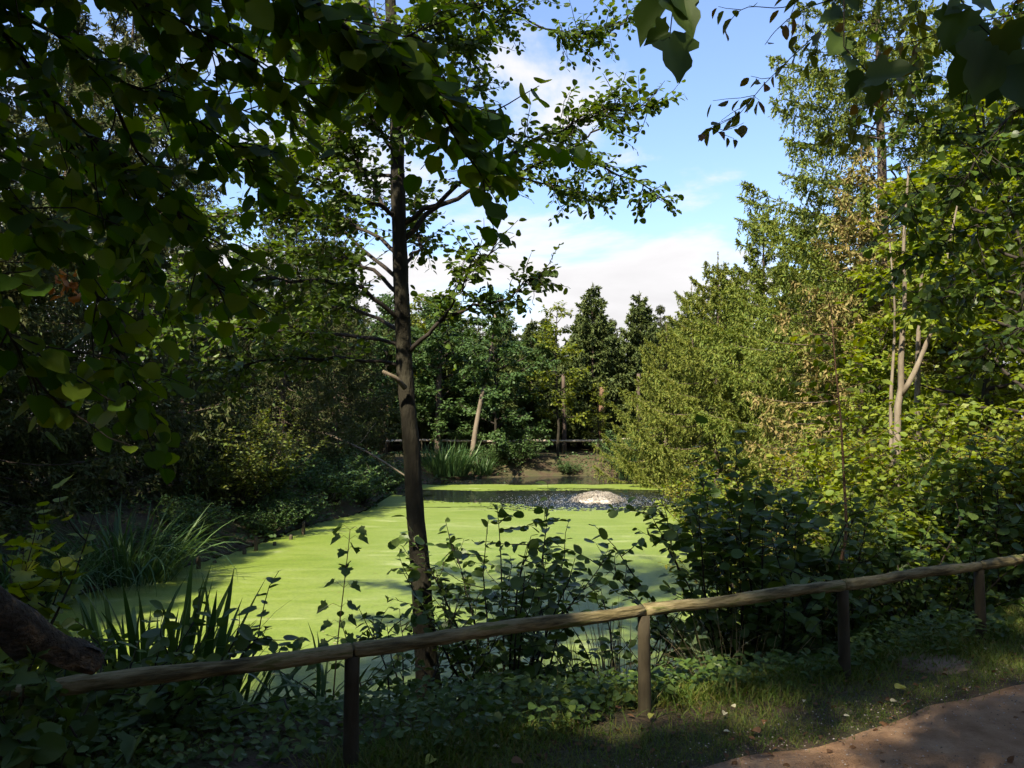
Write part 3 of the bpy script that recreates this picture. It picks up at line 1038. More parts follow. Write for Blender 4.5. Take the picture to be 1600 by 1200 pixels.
# ------------------------------------------------------------------ fountain
M['foam'] = leaf_mat('foaming_water', [(.14, .13, .11), (.38, .34, .28), (.62, .58, .50), (.80, .77, .72)], .45, .25, .4)
rng = np.random.default_rng(17)
fo = Thing('fountain', 'low foaming fountain mound in the open dark water of the pond', 'fountain', (FX, FY, WATER))
mbd = MB()
nu, nv = 40, 14
th = np.linspace(0, 2 * math.pi, nu, endpoint=False)
rows = []
for j in range(nv):
    v = j / (nv - 1)
    r_ = .50 * math.cos(v * math.pi / 2) ** .75 + .004
    zz_ = .13 * math.sin(v * math.pi / 2) ** .85
    k = 1 + .09 * rng.standard_normal(nu) * (j < nv - 1)
    rows.append(np.column_stack([np.cos(th) * r_ * k, np.sin(th) * r_ * k, zz_ + .03 * rng.standard_normal(nu) * (0 < j < nv - 1) - .02 * (j == 0)]))
ii = np.arange(nv - 1)[:, None] * nu
jj = np.arange(nu)[None]
mbd.add(np.concatenate(rows), [np.stack([ii + jj, ii + (jj + 1) % nu, ii + nu + (jj + 1) % nu, ii + nu + jj], -1).reshape(-1, 4)])
fo.part('water_mound', mbd, M['foam'])
DROP = T([(0, 0, 0), (.4, .16, .16), (.4, -.16, .16), (.4, 0, -.2), (1, 0, 0)], [(0, 1, 2), (0, 2, 3), (0, 3, 1), (4, 2, 1), (4, 3, 2), (4, 1, 3)])
nj, per = 220, 48
ja = rng.uniform(0, 6.283, nj)
jr = rng.uniform(.25, .80, nj) * rng.uniform(.85, 1.1, nj)
jh = rng.uniform(.10, .25, nj) * (1 - .25 * jr)
tt = rng.uniform(.08, 1, (nj, per))
aa = (ja[:, None] + rng.standard_normal((nj, per)) * .05)
r_ = .04 + jr[:, None] * tt + rng.standard_normal((nj, per)) * .02
z_ = .04 + 4 * jh[:, None] * tt * (1 - tt) * .95 + .05 * (1 - tt) + rng.standard_normal((nj, per)) * .016
P = np.stack([np.cos(aa) * r_, np.sin(aa) * r_, np.maximum(z_, .005)], -1).reshape(-1, 3)
D = np.stack([np.cos(aa) * jr[:, None], np.sin(aa) * jr[:, None], 4 * jh[:, None] * (1 - 2 * tt)], -1).reshape(-1, 3)
nd = len(P)
mbs = MB()
mbs.leaves(DROP, P, D, np.tile([0.1, 0, 1.0], (nd, 1)), rng.uniform(.016, .048, nd), .6)
fo.part('water_jet', mbs, M['foam'], 'stuff')
# drops falling back and the little crowns they throw up on the surface
nd = 3200
a = rng.uniform(0, 6.283, nd)
r_ = .6 + np.abs(rng.standard_normal(nd)) * .95
P = np.column_stack([np.cos(a) * r_ * 1.25, np.sin(a) * r_, np.full(nd, .012)])
q = r_ < 3.3
P = P[q]
P[:, 2] += rng.uniform(-.01, .02, len(P))
D = rng.standard_normal((len(P), 3)) * np.array([1, .5, .25])
mbs = MB()
mbs.leaves(DROP, P, D, np.tile([0.1, 0, 1.0], (len(P), 1)), rng.uniform(.007, .024, len(P)), 1.0)
M['splash'] = solid_mat('splash_drop', [(.55, .57, .62), (.75, .77, .82)], 6, .25, .2, spec=.5)
fo.part('splash', mbs, M['splash'], 'stuff')

# ------------------------------------------------------------------ the tall alder by the fence
AD = 6.3
abase = at(668, 1062, AD)
al = Thing('alder_tree', 'tall dark alder leaning slightly over the pond behind the fence', 'tree', abase)
rng = np.random.default_rng(23)
tp = [(672, 1110, 21), (667, 1040, 18.5), (661, 960, 16), (656, 880, 14.8), (648, 790, 13.8), (643, 700, 13.2), (634, 600, 12.8), (629, 500, 12.2), (625, 400, 11.8), (622, 300, 11.4), (620, 200, 10.8), (617, 120, 10), (612, 40, 9), (606, -80, 7.5), (600, -250, 5.5), (596, -420, 3)]
cp = np.array([at(x, y, AD) for x, y, _ in tp])
trunk_pts = poly(cp, 60)
arc = np.concatenate([[0], np.cumsum(np.linalg.norm(np.diff(cp, axis=0), axis=1))])
rt = np.interp(np.linspace(0, arc[-1], 60), arc, [r / FPX * AD for *_, r in tp])
rt = rt * (1 + .05 * np.sin(np.arange(60) * 1.7) * rng.uniform(0, 1, 60))
mb = MB()
mb.tube(trunk_pts - abase, rt, 18, lump=.022, rng=rng)
al.part('trunk', mb, M['bark'])
limbs = [
    ([(628, 352, 0), (690, 310, -.1), (760, 255, -.3), (830, 225, -.5), (900, 190, -.6), (965, 160, -.7)], .022),
    ([(628, 378, 0), (672, 332, .1), (722, 305, .2), (800, 276, .3), (880, 240, .3), (945, 262, .3), (1000, 290, .3), (1040, 315, .3)], .024),
    ([(800, 276, .3), (850, 285, .5), (905, 300, .7), (950, 320, .8)], .010),
    ([(880, 240, .3), (930, 205, .2), (975, 175, .2), (1015, 165, .2)], .010),
    ([(640, 552, 0), (690, 500, -.2), (740, 480, -.3), (790, 470, -.4), (815, 440, -.4), (845, 430, -.5)], .020),
    ([(690, 500, -.2), (720, 450, -.5), (740, 410, -.6), (770, 390, -.7)], .010),
    ([(625, 182, 0), (680, 120, .2), (740, 62, .4), (800, 15, .5), (850, -40, .6)], .022),
    ([(800, 15, .5), (850, 42, .5), (905, 55, .5), (960, 45, .6), (985, 20, .6)], .010),
    ([(622, 352, 0), (580, 290, .3), (545, 230, .6), (520, 170, .8)], .020),
    ([(622, 335, 0), (562, 310, -.3), (500, 282, -.6), (430, 272, -.9)], .020),
    ([(625, 462, 0), (580, 422, .2), (520, 402, .5), (440, 392, .9), (370, 400, 1.2)], .018),
    ([(628, 505, 0), (560, 452, -.2), (470, 436, -.5), (380, 440, -.8), (300, 455, -1.0)], .020),
    ([(632, 548, 0), (560, 524, .2), (440, 518, .4), (330, 510, .7), (250, 520, .9)], .018),
    ([(634, 572, 0), (540, 560, -.1), (420, 565, -.3), (300, 582, -.5), (230, 600, -.6)], .016),
    ([(620, 222, 0), (560, 192, .3), (500, 228, .5), (410, 242, .8), (340, 260, 1.0)], .016),
    ([(618, 152, 0), (560, 85, -.2), (500, 20, -.4), (430, -30, -.6)], .020),
    ([(614, 70, 0), (660, 5, .0), (720, -60, .2)], .016),
    ([(612, 50, 0), (550, -10, .4), (480, -60, .8)], .016),
    ([(622, 280, 0), (550, 255, .5), (460, 180, 1.2), (370, 120, 1.7)], .016),
    ([(620, 240, 0), (540, 130, .8), (440, 80, 1.4), (330, 50, 2.0)], .018),
    ([(624, 400, 0), (540, 345, .6), (430, 330, 1.2), (310, 340, 1.8)], .018),
    ([(620, 260, 0), (650, 200, .8), (700, 150, 1.3), (760, 130, 1.6)], .014),
    ([(628, 420, 0), (655, 380, .5), (648, 340, .8), (660, 300, 1.0)], .016),
    ([(618, 140, 0), (640, 60, -.6), (690, 20, -1.0), (760, 0, -1.3)], .014),
    ([(616, 110, 0), (570, 60, -.5), (520, 40, -.8), (470, 60, -1.0)], .012),
    ([(616, 100, 0), (650, 70, -.4), (690, 60, -.7), (730, 70, -.9)], .012),
    ([(620, 210, 0), (640, 170, -.5), (670, 160, -.8), (720, 175, -1.0)], .012),
    ([(621, 250, 0), (590, 200, -.5), (560, 150, -.8), (520, 120, -1.0)], .012),
    ([(630, 520, 0), (540, 480, .9), (430, 475, 1.6), (300, 440, 2.2), (200, 450, 2.4)], .018),
    ([(626, 440, 0), (520, 350, .8), (380, 240, 1.7), (250, 190, 2.2)], .018),
]
lv, tw_mb = Leaves(), MB()
for cps, r0 in limbs:
    pts = poly([at(x, y, AD + dz) for x, y, dz in cps], 18)
    pts[1:-1] += rng.standard_normal((16, 3)) * .012
    ln = np.linalg.norm(np.diff(pts, axis=0), axis=1).sum()
    mb = MB()
    mb.tube(pts - abase, np.linspace(r0, .004, 18), 7, lump=.04, rng=rng)
    al.part('branch', mb, M['twig'])
    leftish = cps[-1][0] < 600
    n_tw = int(ln * (44 if leftish else 36))
    for j in range(n_tw):
        u_ = rng.uniform(.30, 1.0) if not leftish else rng.uniform(.22, 1.0)
        q, tn = along(pts, [u_])
        d = unit(tn[0] * .7 + rng.standard_normal(3) * np.array([.7, .9, .55]))
        tw = shoot(rng, q[0], d, rng.uniform(.14, .46) * (1.15 - .4 * u_), 5, .2, .0)
        tw_mb.tube(tw - abase, np.linspace(.0042, .0015, 5), 4, cap=False)
        lv.on(rng, tw - abase, int(rng.integers(6, 13)), .054, .15, 1.0, .25, .7)
al.part('twig_work', tw_mb, M['twig'], 'stuff')
P, D, N, L = lv.get()
al.foliage([LEAF_ALDER, LEAF_OVAL], M['alder'], P, D, N, L, 300, curl=rng.uniform(.4, 2, len(P)), rng=rng)
# broken stub on the trunk
mb = MB()
mb.tube(np.array([at(633, 606, AD - .12), at(618, 590, AD - .2), at(598, 580, AD - .25)]) - abase, [.022, .016, .012], 8)
al.part('broken_stub', mb, M['leanbark'])

# ------------------------------------------------------------------ lime boughs hanging in over the path
lb = np.array([-2.25, .75, 0.0])
lime = Thing('lime_tree', 'lime tree with large round leaves on dark boughs hanging into view', 'tree', lb)
rng = np.random.default_rng(29)
mb = MB()
mb.tube(poly([lb + [0, 0, -.2], lb + [.02, .02, 1.2], lb + [.06, .05, 2.4], lb + [.1, .1, 3.6], lb + [.2, .2, 4.8]], 20) - lb, np.linspace(.11, .04, 20), 12, lump=.03, rng=rng)
lime.part('trunk', mb, M['bark'])
boughs = [
    (2.6, [(-160, -60, 1.7), (0, 45, 1.8), (75, 150, 1.85), (200, 262, 1.9), (290, 345, 2.0), (330, 440, 2.05), (360, 470, 2.1)], .011, 1),
    (2.9, [(-140, -120, 1.6), (0, 8, 1.7), (70, 40, 1.8), (160, 112, 1.9), (290, 175, 2.0), (400, 260, 2.1), (440, 300, 2.15)], .010, 1),
    (3.3, [(200, -160, 1.7), (420, -60, 1.8), (520, 30, 1.85), (600, 80, 1.9), (690, 150, 2.0), (760, 190, 2.05), (800, 220, 2.1), (818, 235, 2.1)], .009, 1),
    (3.3, [(520, 30, 1.85), (640, 110, 1.9), (690, 170, 1.95), (720, 230, 2.0), (765, 285, 2.05)], .006, 0),
    (2.3, [(-150, 200, 1.6), (0, 320, 1.75), (70, 352, 1.8), (130, 420, 1.85), (175, 520, 1.9), (200, 640, 1.95)], .009, 1),
    (2.1, [(-160, 400, 1.5), (0, 505, 1.6), (50, 585, 1.65), (100, 640, 1.7)], .007, 1),
    (3.0, [(160, 112, 1.9), (210, 230, 2.0), (260, 300, 2.1), (310, 380, 2.2), (350, 470, 2.2)], .005, 0),
    (3.5, [(100, -200, 1.8), (230, -40, 1.9), (235, 60, 1.95), (240, 110, 2.0)], .006, 1),
    (3.4, [(150, -220, 1.7), (330, -60, 1.8), (440, 20, 1.9), (560, 50, 2.0), (660, 60, 2.1), (700, 90, 2.1)], .008, 1),
    (3.3, [(-60, -260, 1.9), (20, -80, 2.1), (90, 20, 2.2), (170, 90, 2.3), (260, 110, 2.4), (350, 160, 2.5), (430, 190, 2.6)], .008, 1),
    (3.1, [(-160, -120, 2.0), (-20, 60, 2.2), (60, 130, 2.3), (120, 240, 2.4), (170, 330, 2.5), (240, 420, 2.6)], .008, 1),
    (2.7, [(-160, 60, 2.0), (-20, 190, 2.2), (50, 250, 2.3), (130, 300, 2.4), (220, 400, 2.5), (270, 500, 2.6)], .008, 1),
    (3.4, [(60, -260, 2.0), (200, -80, 2.2), (300, 10, 2.3), (390, 50, 2.4), (480, 110, 2.5)], .008, 1),
    (3.2, [(0, -160, 1.5), (120, -60, 1.6), (230, 10, 1.7), (340, 60, 1.8), (430, 120, 1.9), (470, 170, 2.0)], .008, 1),
]
lv = Leaves()
tw_mb = MB()
for zb, cps, r0, rooted in boughs:
    p = [at(x, y, d) for x, y, d in cps]
    if rooted:
        p = [lb + np.array([.05, .05, zb - .25])] + p
    pts = poly(p, 26)
    ln = np.linalg.norm(np.diff(pts, axis=0), axis=1).sum()
    mb = MB()
    mb.tube(pts - lb, np.linspace(r0, .0022, 26), 7)
    lime.part('branch', mb, M['twig'])
    seen = 12 if rooted else 3
    m_ = int(ln * 17)
    u_ = np.linspace(.28 if rooted else .08, 1, m_)
    lsz = .058 if cps[-1][0] > 600 else .049
    lv.on(rng, pts - lb, int(ln * 22), lsz, .30 if rooted else .05, .9, .55, .45, .35, .3)
    for j in range(int(ln * 22)):
        q, tn = along(pts, [rng.uniform(.34 if rooted else .1, .98)])
        sd = unit(np.cross(tn[0], [0, .3, 1]))
        d = unit(tn[0] * .9 + sd * rng.choice([-1, 1]) * .8 + rng.standard_normal(3) * .3 + np.array([0, 0, -.15]))
        tw = shoot(rng, q[0], d, rng.uniform(.10, .26), 5, .15, -.05)
        tw_mb.tube(tw - lb, np.linspace(.0024, .0011, 5), 5, cap=False)
        lv.on(rng, tw - lb, int(rng.integers(3, 7)), lsz, .25, .9, .55, .45, .35, .3)
lime.part('twig_work', tw_mb, M['twig'], 'stuff')
P, D, N, L = lv.get()
# leaves hang with their faces turned part-way to the light under the boughs
N = unit(N + np.array([.1, -.55, 0]))
lime.foliage([LEAF_ROUND, LEAF_ROUND2, LEAF_ROUND3], M['hazel'], P, D, N, L, 300, curl=rng.uniform(.5, 1.6, len(P)), rng=rng)

def high_crown(t, rng, centre, radii, n, size, tm, mat, nl=16):
    """the part of a crown that spreads overhead: limbs and leaf sprays"""
    wd, lv = MB(), Leaves()
    c = np.array(centre, float)
    for k in range(nl):
        d = unit(rng.standard_normal(3) * np.array([1, 1, .7]))
        e = c + d * np.array(radii) * rng.uniform(.6, 1)
        pts = poly([c - [0, 0, radii[2]], (c + e) / 2 + rng.standard_normal(3) * .15, e], 9)
        wd.tube(pts, np.linspace(.022, .005, 9), 5, cap=False)
        for j in range(n // nl // 8):
            q, tn = along(pts, [rng.uniform(.3, 1)])
            tw = shoot(rng, q[0], tn[0] * .5 + rng.standard_normal(3) * .8, rng.uniform(.3, .8), 5, .2)
            wd.tube(tw, np.linspace(.005, .0015, 5), 3, cap=False)
            lv.on(rng, tw, 8, size, .1, 1, .3, .6)
    t.part('crown_wood', wd, M['twig'], 'stuff')
    P, D, N, L = lv.get()
    t.foliage([tm], M[mat], P, D, N, L, rest='upper_crown')


high_crown(al, np.random.default_rng(24), at(604, -140, AD) - abase + np.array([0, .2, 1.6]), (2.9, 2.4, 1.9), 4000, .075, LEAF_SIMPLE, 'alder', 26)
high_crown(lime, rng, (.1, -.6, 4.9), (2.3, 2.0, 1.4), 6500, .09, LEAF_SIMPLE, 'hazel', 20)  # this and next two: unseen lime crowns placed overhead to shade fence and path
high_crown(lime, rng, (1.4, -.6, 7.2), (2.7, 1.9, 1.3), 10000, .09, LEAF_SIMPLE, 'hazel', 22)
high_crown(lime, rng, (1.6, 1.6, 6.2), (2.6, 2.2, 1.3), 4500, .09, LEAF_SIMPLE, 'hazel', 20)

# ------------------------------------------------------------------ sycamore and plum twigs against the sky
sb = np.array([3.1, 1.5, 0.0])
syc = Thing('sycamore_tree', 'sycamore with big dark lobed leaves hanging against the blue sky', 'tree', sb)
rng = np.random.default_rng(31)
mb = MB()
mb.tube(poly([sb + [0, 0, -.2], sb + [0, .03, 1.5], sb + [-.08, .06, 3], sb + [-.2, .1, 4.4]], 16) - sb, np.linspace(.10, .04, 16), 12, lump=.03, rng=rng)
syc.part('trunk', mb, M['bark'])
SD = 2.2
tw = [
    ([sb + [-.15, .1, 3.9], at(1420, -260, SD), at(1200, -190, SD), at(1080, -80, SD), at(1050, 10, SD), at(1046, 60, SD)], .006),
    ([sb + [-.12, .1, 3.7], at(1500, -200, SD), at(1340, -90, SD), at(1318, 0, SD), at(1313, 55, SD), at(1335, 100, SD), at(1372, 130, SD)], .005),
    ([sb + [-.1, .08, 3.3], at(1600, -130, SD), at(1495, 0, SD), at(1540, 45, SD), at(1580, 85, SD), at(1640, 120, SD)], .005),
]
for p, r0 in tw:
    mb = MB()
    mb.tube(poly(p, 20) - sb, np.linspace(r0, .0016, 20), 6)
    syc.part('branch', mb, M['twig'])
lf = [  # base pixel, tip pixel, size in pixels
    ((1047, -12), (1000, 45), 88), ((1050, 0), (1085, 45), 74), ((1046, 55), (1066, 122), 82), ((1044, 50), (1010, 62), 42), ((1052, -40), (1075, 10), 80),
    ((1316, -10), (1352, 18), 40), ((1316, 30), (1286, 24), 46), ((1314, 58), (1290, 95), 46), ((1318, 60), (1320, 92), 36),
    ((1358, 122), (1418, 104), 72), ((1350, 118), (1324, 150), 44), ((1366, 126), (1362, 158), 44), ((1330, 92), (1328, 120), 30), ((1318, 18), (1324, 38), 20),
    ((1502, 18), (1482, 60), 66), ((1520, 30), (1500, 78), 60), ((1525, 60), (1505, 120), 96), ((1545, 60), (1535, 130), 104), ((1575, 85), (1560, 130), 90),
    ((1515, -8), (1562, 12), 60), ((1585, 50), (1610, 62), 60), ((1590, 90), (1606, 150), 110), ((1500, 5), (1478, 20), 40), ((1560, 70), (1590, 40), 52),
]
P, D, N, L = [], [], [], []
for (bx, by), (tx, ty), s_ in lf:
    d_ = SD + rng.uniform(-.12, .12)
    a, b = at(bx, by, d_), at(tx, ty, d_ + rng.uniform(-.06, .03))
    P.append(a - sb)
    D.append(b - a)
    N.append(np.array([rng.uniform(-.4, .4), -1, rng.uniform(.1, .7)]))
    L.append(s_ / FPX * d_)
syc.foliage([LEAF_SYC, LEAF_SYC2, LEAF_SYC], M['syc'], np.array(P), np.array(D), np.array(N), np.array(L), 300, curl=rng.uniform(.6, 1.2, len(P)), rng=rng)

high_crown(syc, rng, (-1.8, -1.2, 5.3), (2.4, 2.0, 1.4), 9000, .12, LEAF_SIMPLE, 'syc', 20)  # this and the next: unseen sycamore canopy added to block sun on leaves and verge
high_crown(syc, rng, (-.5, 1.7, 6.1), (2.4, 1.8, 1.2), 3500, .12, LEAF_SIMPLE, 'syc', 20)

pbs = np.array([3.6, 2.6, 0.0])
plum = Thing('plum_tree', 'plum twigs with small yellow-edged leaves reaching out against the sky', 'tree', pbs)
mb = MB()
mb.tube(poly([pbs + [0, 0, -.2], pbs + [0, .02, 1.4], pbs + [-.05, .06, 2.6], pbs + [-.2, .1, 4.0]], 14) - pbs, np.linspace(.07, .03, 14), 10, lump=.03, rng=rng)
plum.part('trunk', mb, M['bark'])
PD = 2.9
st = [
    ([pbs + [-.2, .1, 3.9], at(1440, -160, PD), at(1330, -10, PD), at(1270, 60, PD), at(1230, 95, PD), at(1195, 130, PD), at(1170, 165, PD), at(1145, 185, PD), at(1098, 208, PD)], .0055),
    ([at(1380, -60, PD), at(1290, -30, PD), at(1230, 10, PD), at(1165, 12, PD), at(1130, 45, PD)], .003),
    ([at(1330, -10, PD), at(1255, 15, PD), at(1215, 45, PD), at(1195, 70, PD)], .003),
    ([pbs + [-.15, .1, 3.3], at(1500, 40, PD), at(1440, 90, PD), at(1400, 125, PD), at(1365, 150, PD), at(1350, 175, PD), at(1330, 195, PD), at(1290, 215, PD)], .005),
    ([pbs + [-.2, .1, 3.7], at(1520, -80, PD), at(1450, -10, PD), at(1422, 20, PD), at(1440, 45, PD), at(1475, 60, PD)], .003),
    ([at(1270, 60, PD), at(1275, 80, PD), at(1265, 110, PD)], .002),
]
lv = Leaves()
for k, (p, r0) in enumerate(st):
    pts = poly(p, 22)
    mb = MB()
    mb.tube(pts - pbs, np.linspace(r0, .0012, 22), 5)
    plum.part('branch', mb, M['twig'])
    ln = np.linalg.norm(np.diff(pts, axis=0), axis=1).sum()
    lv.on(rng, pts - pbs, int(ln * 12), .060, .45 if len(p) > 6 else .1, .8, .5, .8, .2)
    for j in range(int(ln * 5)):
        q, tn = along(pts, [rng.uniform(.5 if len(p) > 6 else .2, 1)])
        s2 = shoot(rng, q[0], tn[0] * .6 + rng.standard_normal(3) * .6 + np.array([0, 0, -.3]), rng.uniform(.06, .16), 4, .2)
        mb = MB()
        mb.tube(s2 - pbs, [.0014, .0012, .001, .0008], 4)
        plum.part('twig', mb, M['twig'])
        lv.on(rng, s2 - pbs, 3, .055, .3, .8, .5, .8, .2)
P, D, N, L = lv.get()
plum.foliage([LEAF_SLIM, LEAF_OVAL], M['plum'], P, D, N, L, 300, curl=rng.uniform(.5, 2, len(P)), rng=rng)

# ------------------------------------------------------------------ dark round-leaved boughs entering past the fence end
hb = np.array([5.6, 5.4, 0.0])
hz = Thing('hazel_tree', 'dark round-leaved hazel boughs crowding in above the fence end', 'tree', hb)
rng = np.random.default_rng(37)
mb = MB()
mb.tube(poly([hb + [0, 0, -.2], hb + [-.05, 0, 1.5], hb + [-.1, .05, 3.2], hb + [-.2, .1, 5.2]], 16) - hb, np.linspace(.11, .04, 16), 12, lump=.03, rng=rng)
hz.part('trunk', mb, M['bark'])
HD = 5.0
hl = [
    (1.6, [(1700, 400, 5.2), (1600, 425, 5.0), (1520, 452, 4.9), (1470, 466, 4.8), (1440, 470, 4.75)], .014),
    (1.9, [(1700, 300, 5.0), (1600, 330, 4.9), (1530, 350, 4.8), (1460, 380, 4.8), (1400, 420, 4.8)], .012),
    (2.6, [(1700, 180, 5.4), (1600, 190, 5.3), (1520, 210, 5.2), (1450, 200, 5.2), (1400, 170, 5.2), (1375, 140, 5.2)], .013),
    (3.0, [(1700, 60, 5.5), (1600, 90, 5.4), (1530, 130, 5.3), (1460, 150, 5.3), (1420, 130, 5.2)], .012),
    (2.3, [(1700, 250, 5.0), (1600, 265, 4.9), (1540, 260, 4.8), (1480, 280, 4.8), (1420, 310, 4.7), (1400, 330, 4.7)], .012),
    (3.6, [(1700, -60, 5.5), (1610, -20, 5.4), (1560, 40, 5.3), (1540, 100, 5.3)], .012),
    (1.4, [(1720, 480, 5.0), (1640, 500, 4.9), (1580, 520, 4.8), (1530, 560, 4.8)], .012),
    (2.8, [(1720, 120, 4.7), (1620, 150, 4.6), (1570, 190, 4.6), (1530, 240, 4.6), (1500, 300, 4.6)], .012),
]
lv, tw_mb = Leaves(), MB()
for zb, cps, r0 in hl:
    pts = poly([hb + np.array([-.08, .04, zb])] + [at(*c) for c in cps], 20)
    mb = MB()
    mb.tube(pts - hb, np.linspace(r0, .003, 20), 7)
    hz.part('branch', mb, M['twig'])
    ln = np.linalg.norm(np.diff(pts, axis=0), axis=1).sum()
    for j in range(int(ln * 30)):
        q, tn = along(pts, [rng.uniform(.25, 1.0)])
        d = unit(tn[0] * .6 + rng.standard_normal(3) * np.array([.7, .8, .7]) + np.array([0, 0, -.15]))
        tw = shoot(rng, q[0], d, rng.uniform(.10, .40), 5, .2, -.04)
        tw_mb.tube(tw - hb, np.linspace(.0035, .0013, 5), 4, cap=False)
        lv.on(rng, tw - hb, int(rng.integers(4, 9)), .052, .15, 1, .4, .7, .3)
hz.part('twig_work', tw_mb, M['twig'], 'stuff')
P, D, N, L = lv.get()
hz.foliage([LEAF_ROUND3, LEAF_ALDER], M['alder'], P, D, N, L, 300, curl=rng.uniform(.5, 1.8, len(P)), rng=rng)

high_crown(hz, rng, (.6, -.8, 5.6), (2.2, 2.4, 2.0), 9000, .09, LEAF_SIMPLE, 'alder', 20)

# ------------------------------------------------------------------ shrubs on the near bank
def ground_at(x, y, dz=0):
    return (x, y, gz(x, y) + dz)

GF = 'shrubs between the fence and the pond'
shrub('alder_buckthorn_shrub', 'leafy dark green shrub beside the alder trunk, pond showing through it', 'shrub', GF, 51, 1.75, .85, 'shrub', ground_at(-.05, 5.75), 0, 20, .075, (LEAF_OVAL, LEAF_ALDER), 300, 5.5, 1.0)
shrub('alder_buckthorn_shrub', 'low leafy shrub reaching sideways at the foot of the alder', 'shrub', GF, 52, 1.0, .9, 'shrub', ground_at(-.75, 5.35), 0, 12, .07, (LEAF_OVAL,), 160, 5, 1.0)
shrub('alder_buckthorn_shrub', 'large dark shrub with upright shoots between two fence posts', 'shrub', GF, 53, 2.1, .95, 'shrub', ground_at(1.86, 6.45), 0, 32, .085, (LEAF_OVAL, LEAF_ALDER), 300, 6, 1.1)
shrub('alder_buckthorn_shrub', 'narrow leafy shrub by the dry stalks in front of the pond', 'shrub', GF, 54, 1.25, .55, 'shrub', ground_at(.78, 6.05), 0, 9, .07, (LEAF_OVAL,), 120, 5, .9)
shrub('alder_buckthorn_shrub', 'bushy dark shrub behind the third fence post', 'shrub', GF, 55, 1.35, .95, 'shrub', ground_at(2.55, 6.5), 0, 22, .075, (LEAF_OVAL, LEAF_ALDER), 200, 6, 1.1)
shrub('alder_buckthorn_shrub', 'dark low shrub under the rail near the fence end', 'shrub', GF, 56, 1.05, .9, 'shrub', ground_at(3.55, 6.9), 0, 22, .075, (LEAF_OVAL, LEAF_SYC), 200, 6, 1.1)
shrub('alder_buckthorn_shrub', 'dense dark shrub past the last fence post', 'shrub', GF, 57, 1.35, 1.0, 'shrub', ground_at(4.5, 7.5), 0, 24, .08, (LEAF_OVAL, LEAF_ALDER), 150, 6, 1.1)

GK = 'sunny thicket plants'
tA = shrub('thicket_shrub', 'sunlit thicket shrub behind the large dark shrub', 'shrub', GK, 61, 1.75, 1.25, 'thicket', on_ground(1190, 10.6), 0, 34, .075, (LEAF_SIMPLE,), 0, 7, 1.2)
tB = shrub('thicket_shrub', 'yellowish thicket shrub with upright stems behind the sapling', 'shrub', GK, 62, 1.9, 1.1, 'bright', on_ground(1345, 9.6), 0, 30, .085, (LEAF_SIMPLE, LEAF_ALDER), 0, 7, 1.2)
for src, lab, px, d, rz, s in (
        (tA, 'yellow-green shrub under the pale forked stems', 1420, 10.2, 1.0, .95),
        (tB, 'leafy thicket shrub above the last fence post', 1510, 8.6, 2.0, .92),
        (tA, 'thicket shrub closing the view at the fence end', 1590, 8.9, 3.0, 1.0),
        (tB, 'low bright shrub behind the stretch of rail after the third post', 1410, 8.0, 4.2, .72),
        (tA, 'bright low shrub between sapling and third post', 1275, 8.6, 5.0, .80),
        (tB, 'bushy shrub at the pond edge under the olive spruce', 1130, 14.0, .6, .95),
        (tA, 'thicket shrub below the spruce with sweeping boughs', 1260, 13.2, 1.9, 1.0),
        (tB, 'green shrub behind the yellow-green thicket shrub', 1480, 11.4, 3.3, 1.0),
        (tA, 'tan-tinged shrub along the pond beyond the large dark shrub', 1105, 17.5, 4.4, .85),
        (tA, 'green shrub beneath the bright tree at the picture edge', 1570, 11.8, 5.2, 1.15),
        (tB, 'shrub between the forked stems and the brown conifer', 1345, 13.0, 2.6, .85)):
    src.copy(lab, on_ground(px, d), rz, s)

GLB = 'shrubs on the shaded bank'
shrub('bank_shrub', 'rounded yellow-green shrub hanging over the shaded bank', 'shrub', GLB, 71, 2.2, 1.7, 'bankleaf', ground_at(-5.75, 16.6), 0, 46, .075, (LEAF_SIMPLE,), 0, 9, 1.3)
bs = shrub('bank_shrub', 'dark low shrub dipping into the duckweed', 'shrub', GLB, 72, 1.2, 1.1, 'blue', ground_at(-4.6, 19.9), 0, 36, .085, (LEAF_SIMPLE,), 0, 8, 1.3)
bs.copy('dark ivy-clad shrub behind the row of stakes', ground_at(-5.7, 14.2), 1.4, .62)
bs.copy('dark shrub on the far bank behind the fountain', ground_at(5.0, 33.0), 2.4, 1.25)
bs.copy('dark shrub at the far waterline under the sunlit spruce', ground_at(6.9, 31.2), 3.9, 1.3)
bs.copy('dark bush below the blue-green tree', ground_at(.2, 33.3), 5.0, 1.1)
bs.copy('low dark bush at the far waterline behind the open water', ground_at(2.3, 33.0), 1.0, .5)
bs.copy('low dark bush at the far waterline beside the reed tuft', ground_at(-.9, 32.9), 3.0, .7)
bs.copy('dark leafy bush hanging over the water past the stakes', ground_at(-5.0, 16.2), 5.5, .62)
bs.copy('low dark bush between sedge clump and stakes', ground_at(-5.55, 12.9), 3.3, .55)
bs.copy('dark bush dipping to the water next to the yellow-green shrub', ground_at(-4.85, 17.6), 1.1, .7)
bs.copy('dark bush on the bend of the shaded bank', ground_at(-4.1, 21.6), 4.6, .75)
bs.copy('small dark bush at the end of the shaded bank', ground_at(-4.0, 25.6), 2.1, .8)
bs.copy('dim shrub at the pond corner under the spruces', ground_at(-4.9, 23.2), .7, 1.0)
bs.copy('dim shrub at the shaded pond edge below the spruces', ground_at(-5.6, 18.1), 2.7, 1.0)

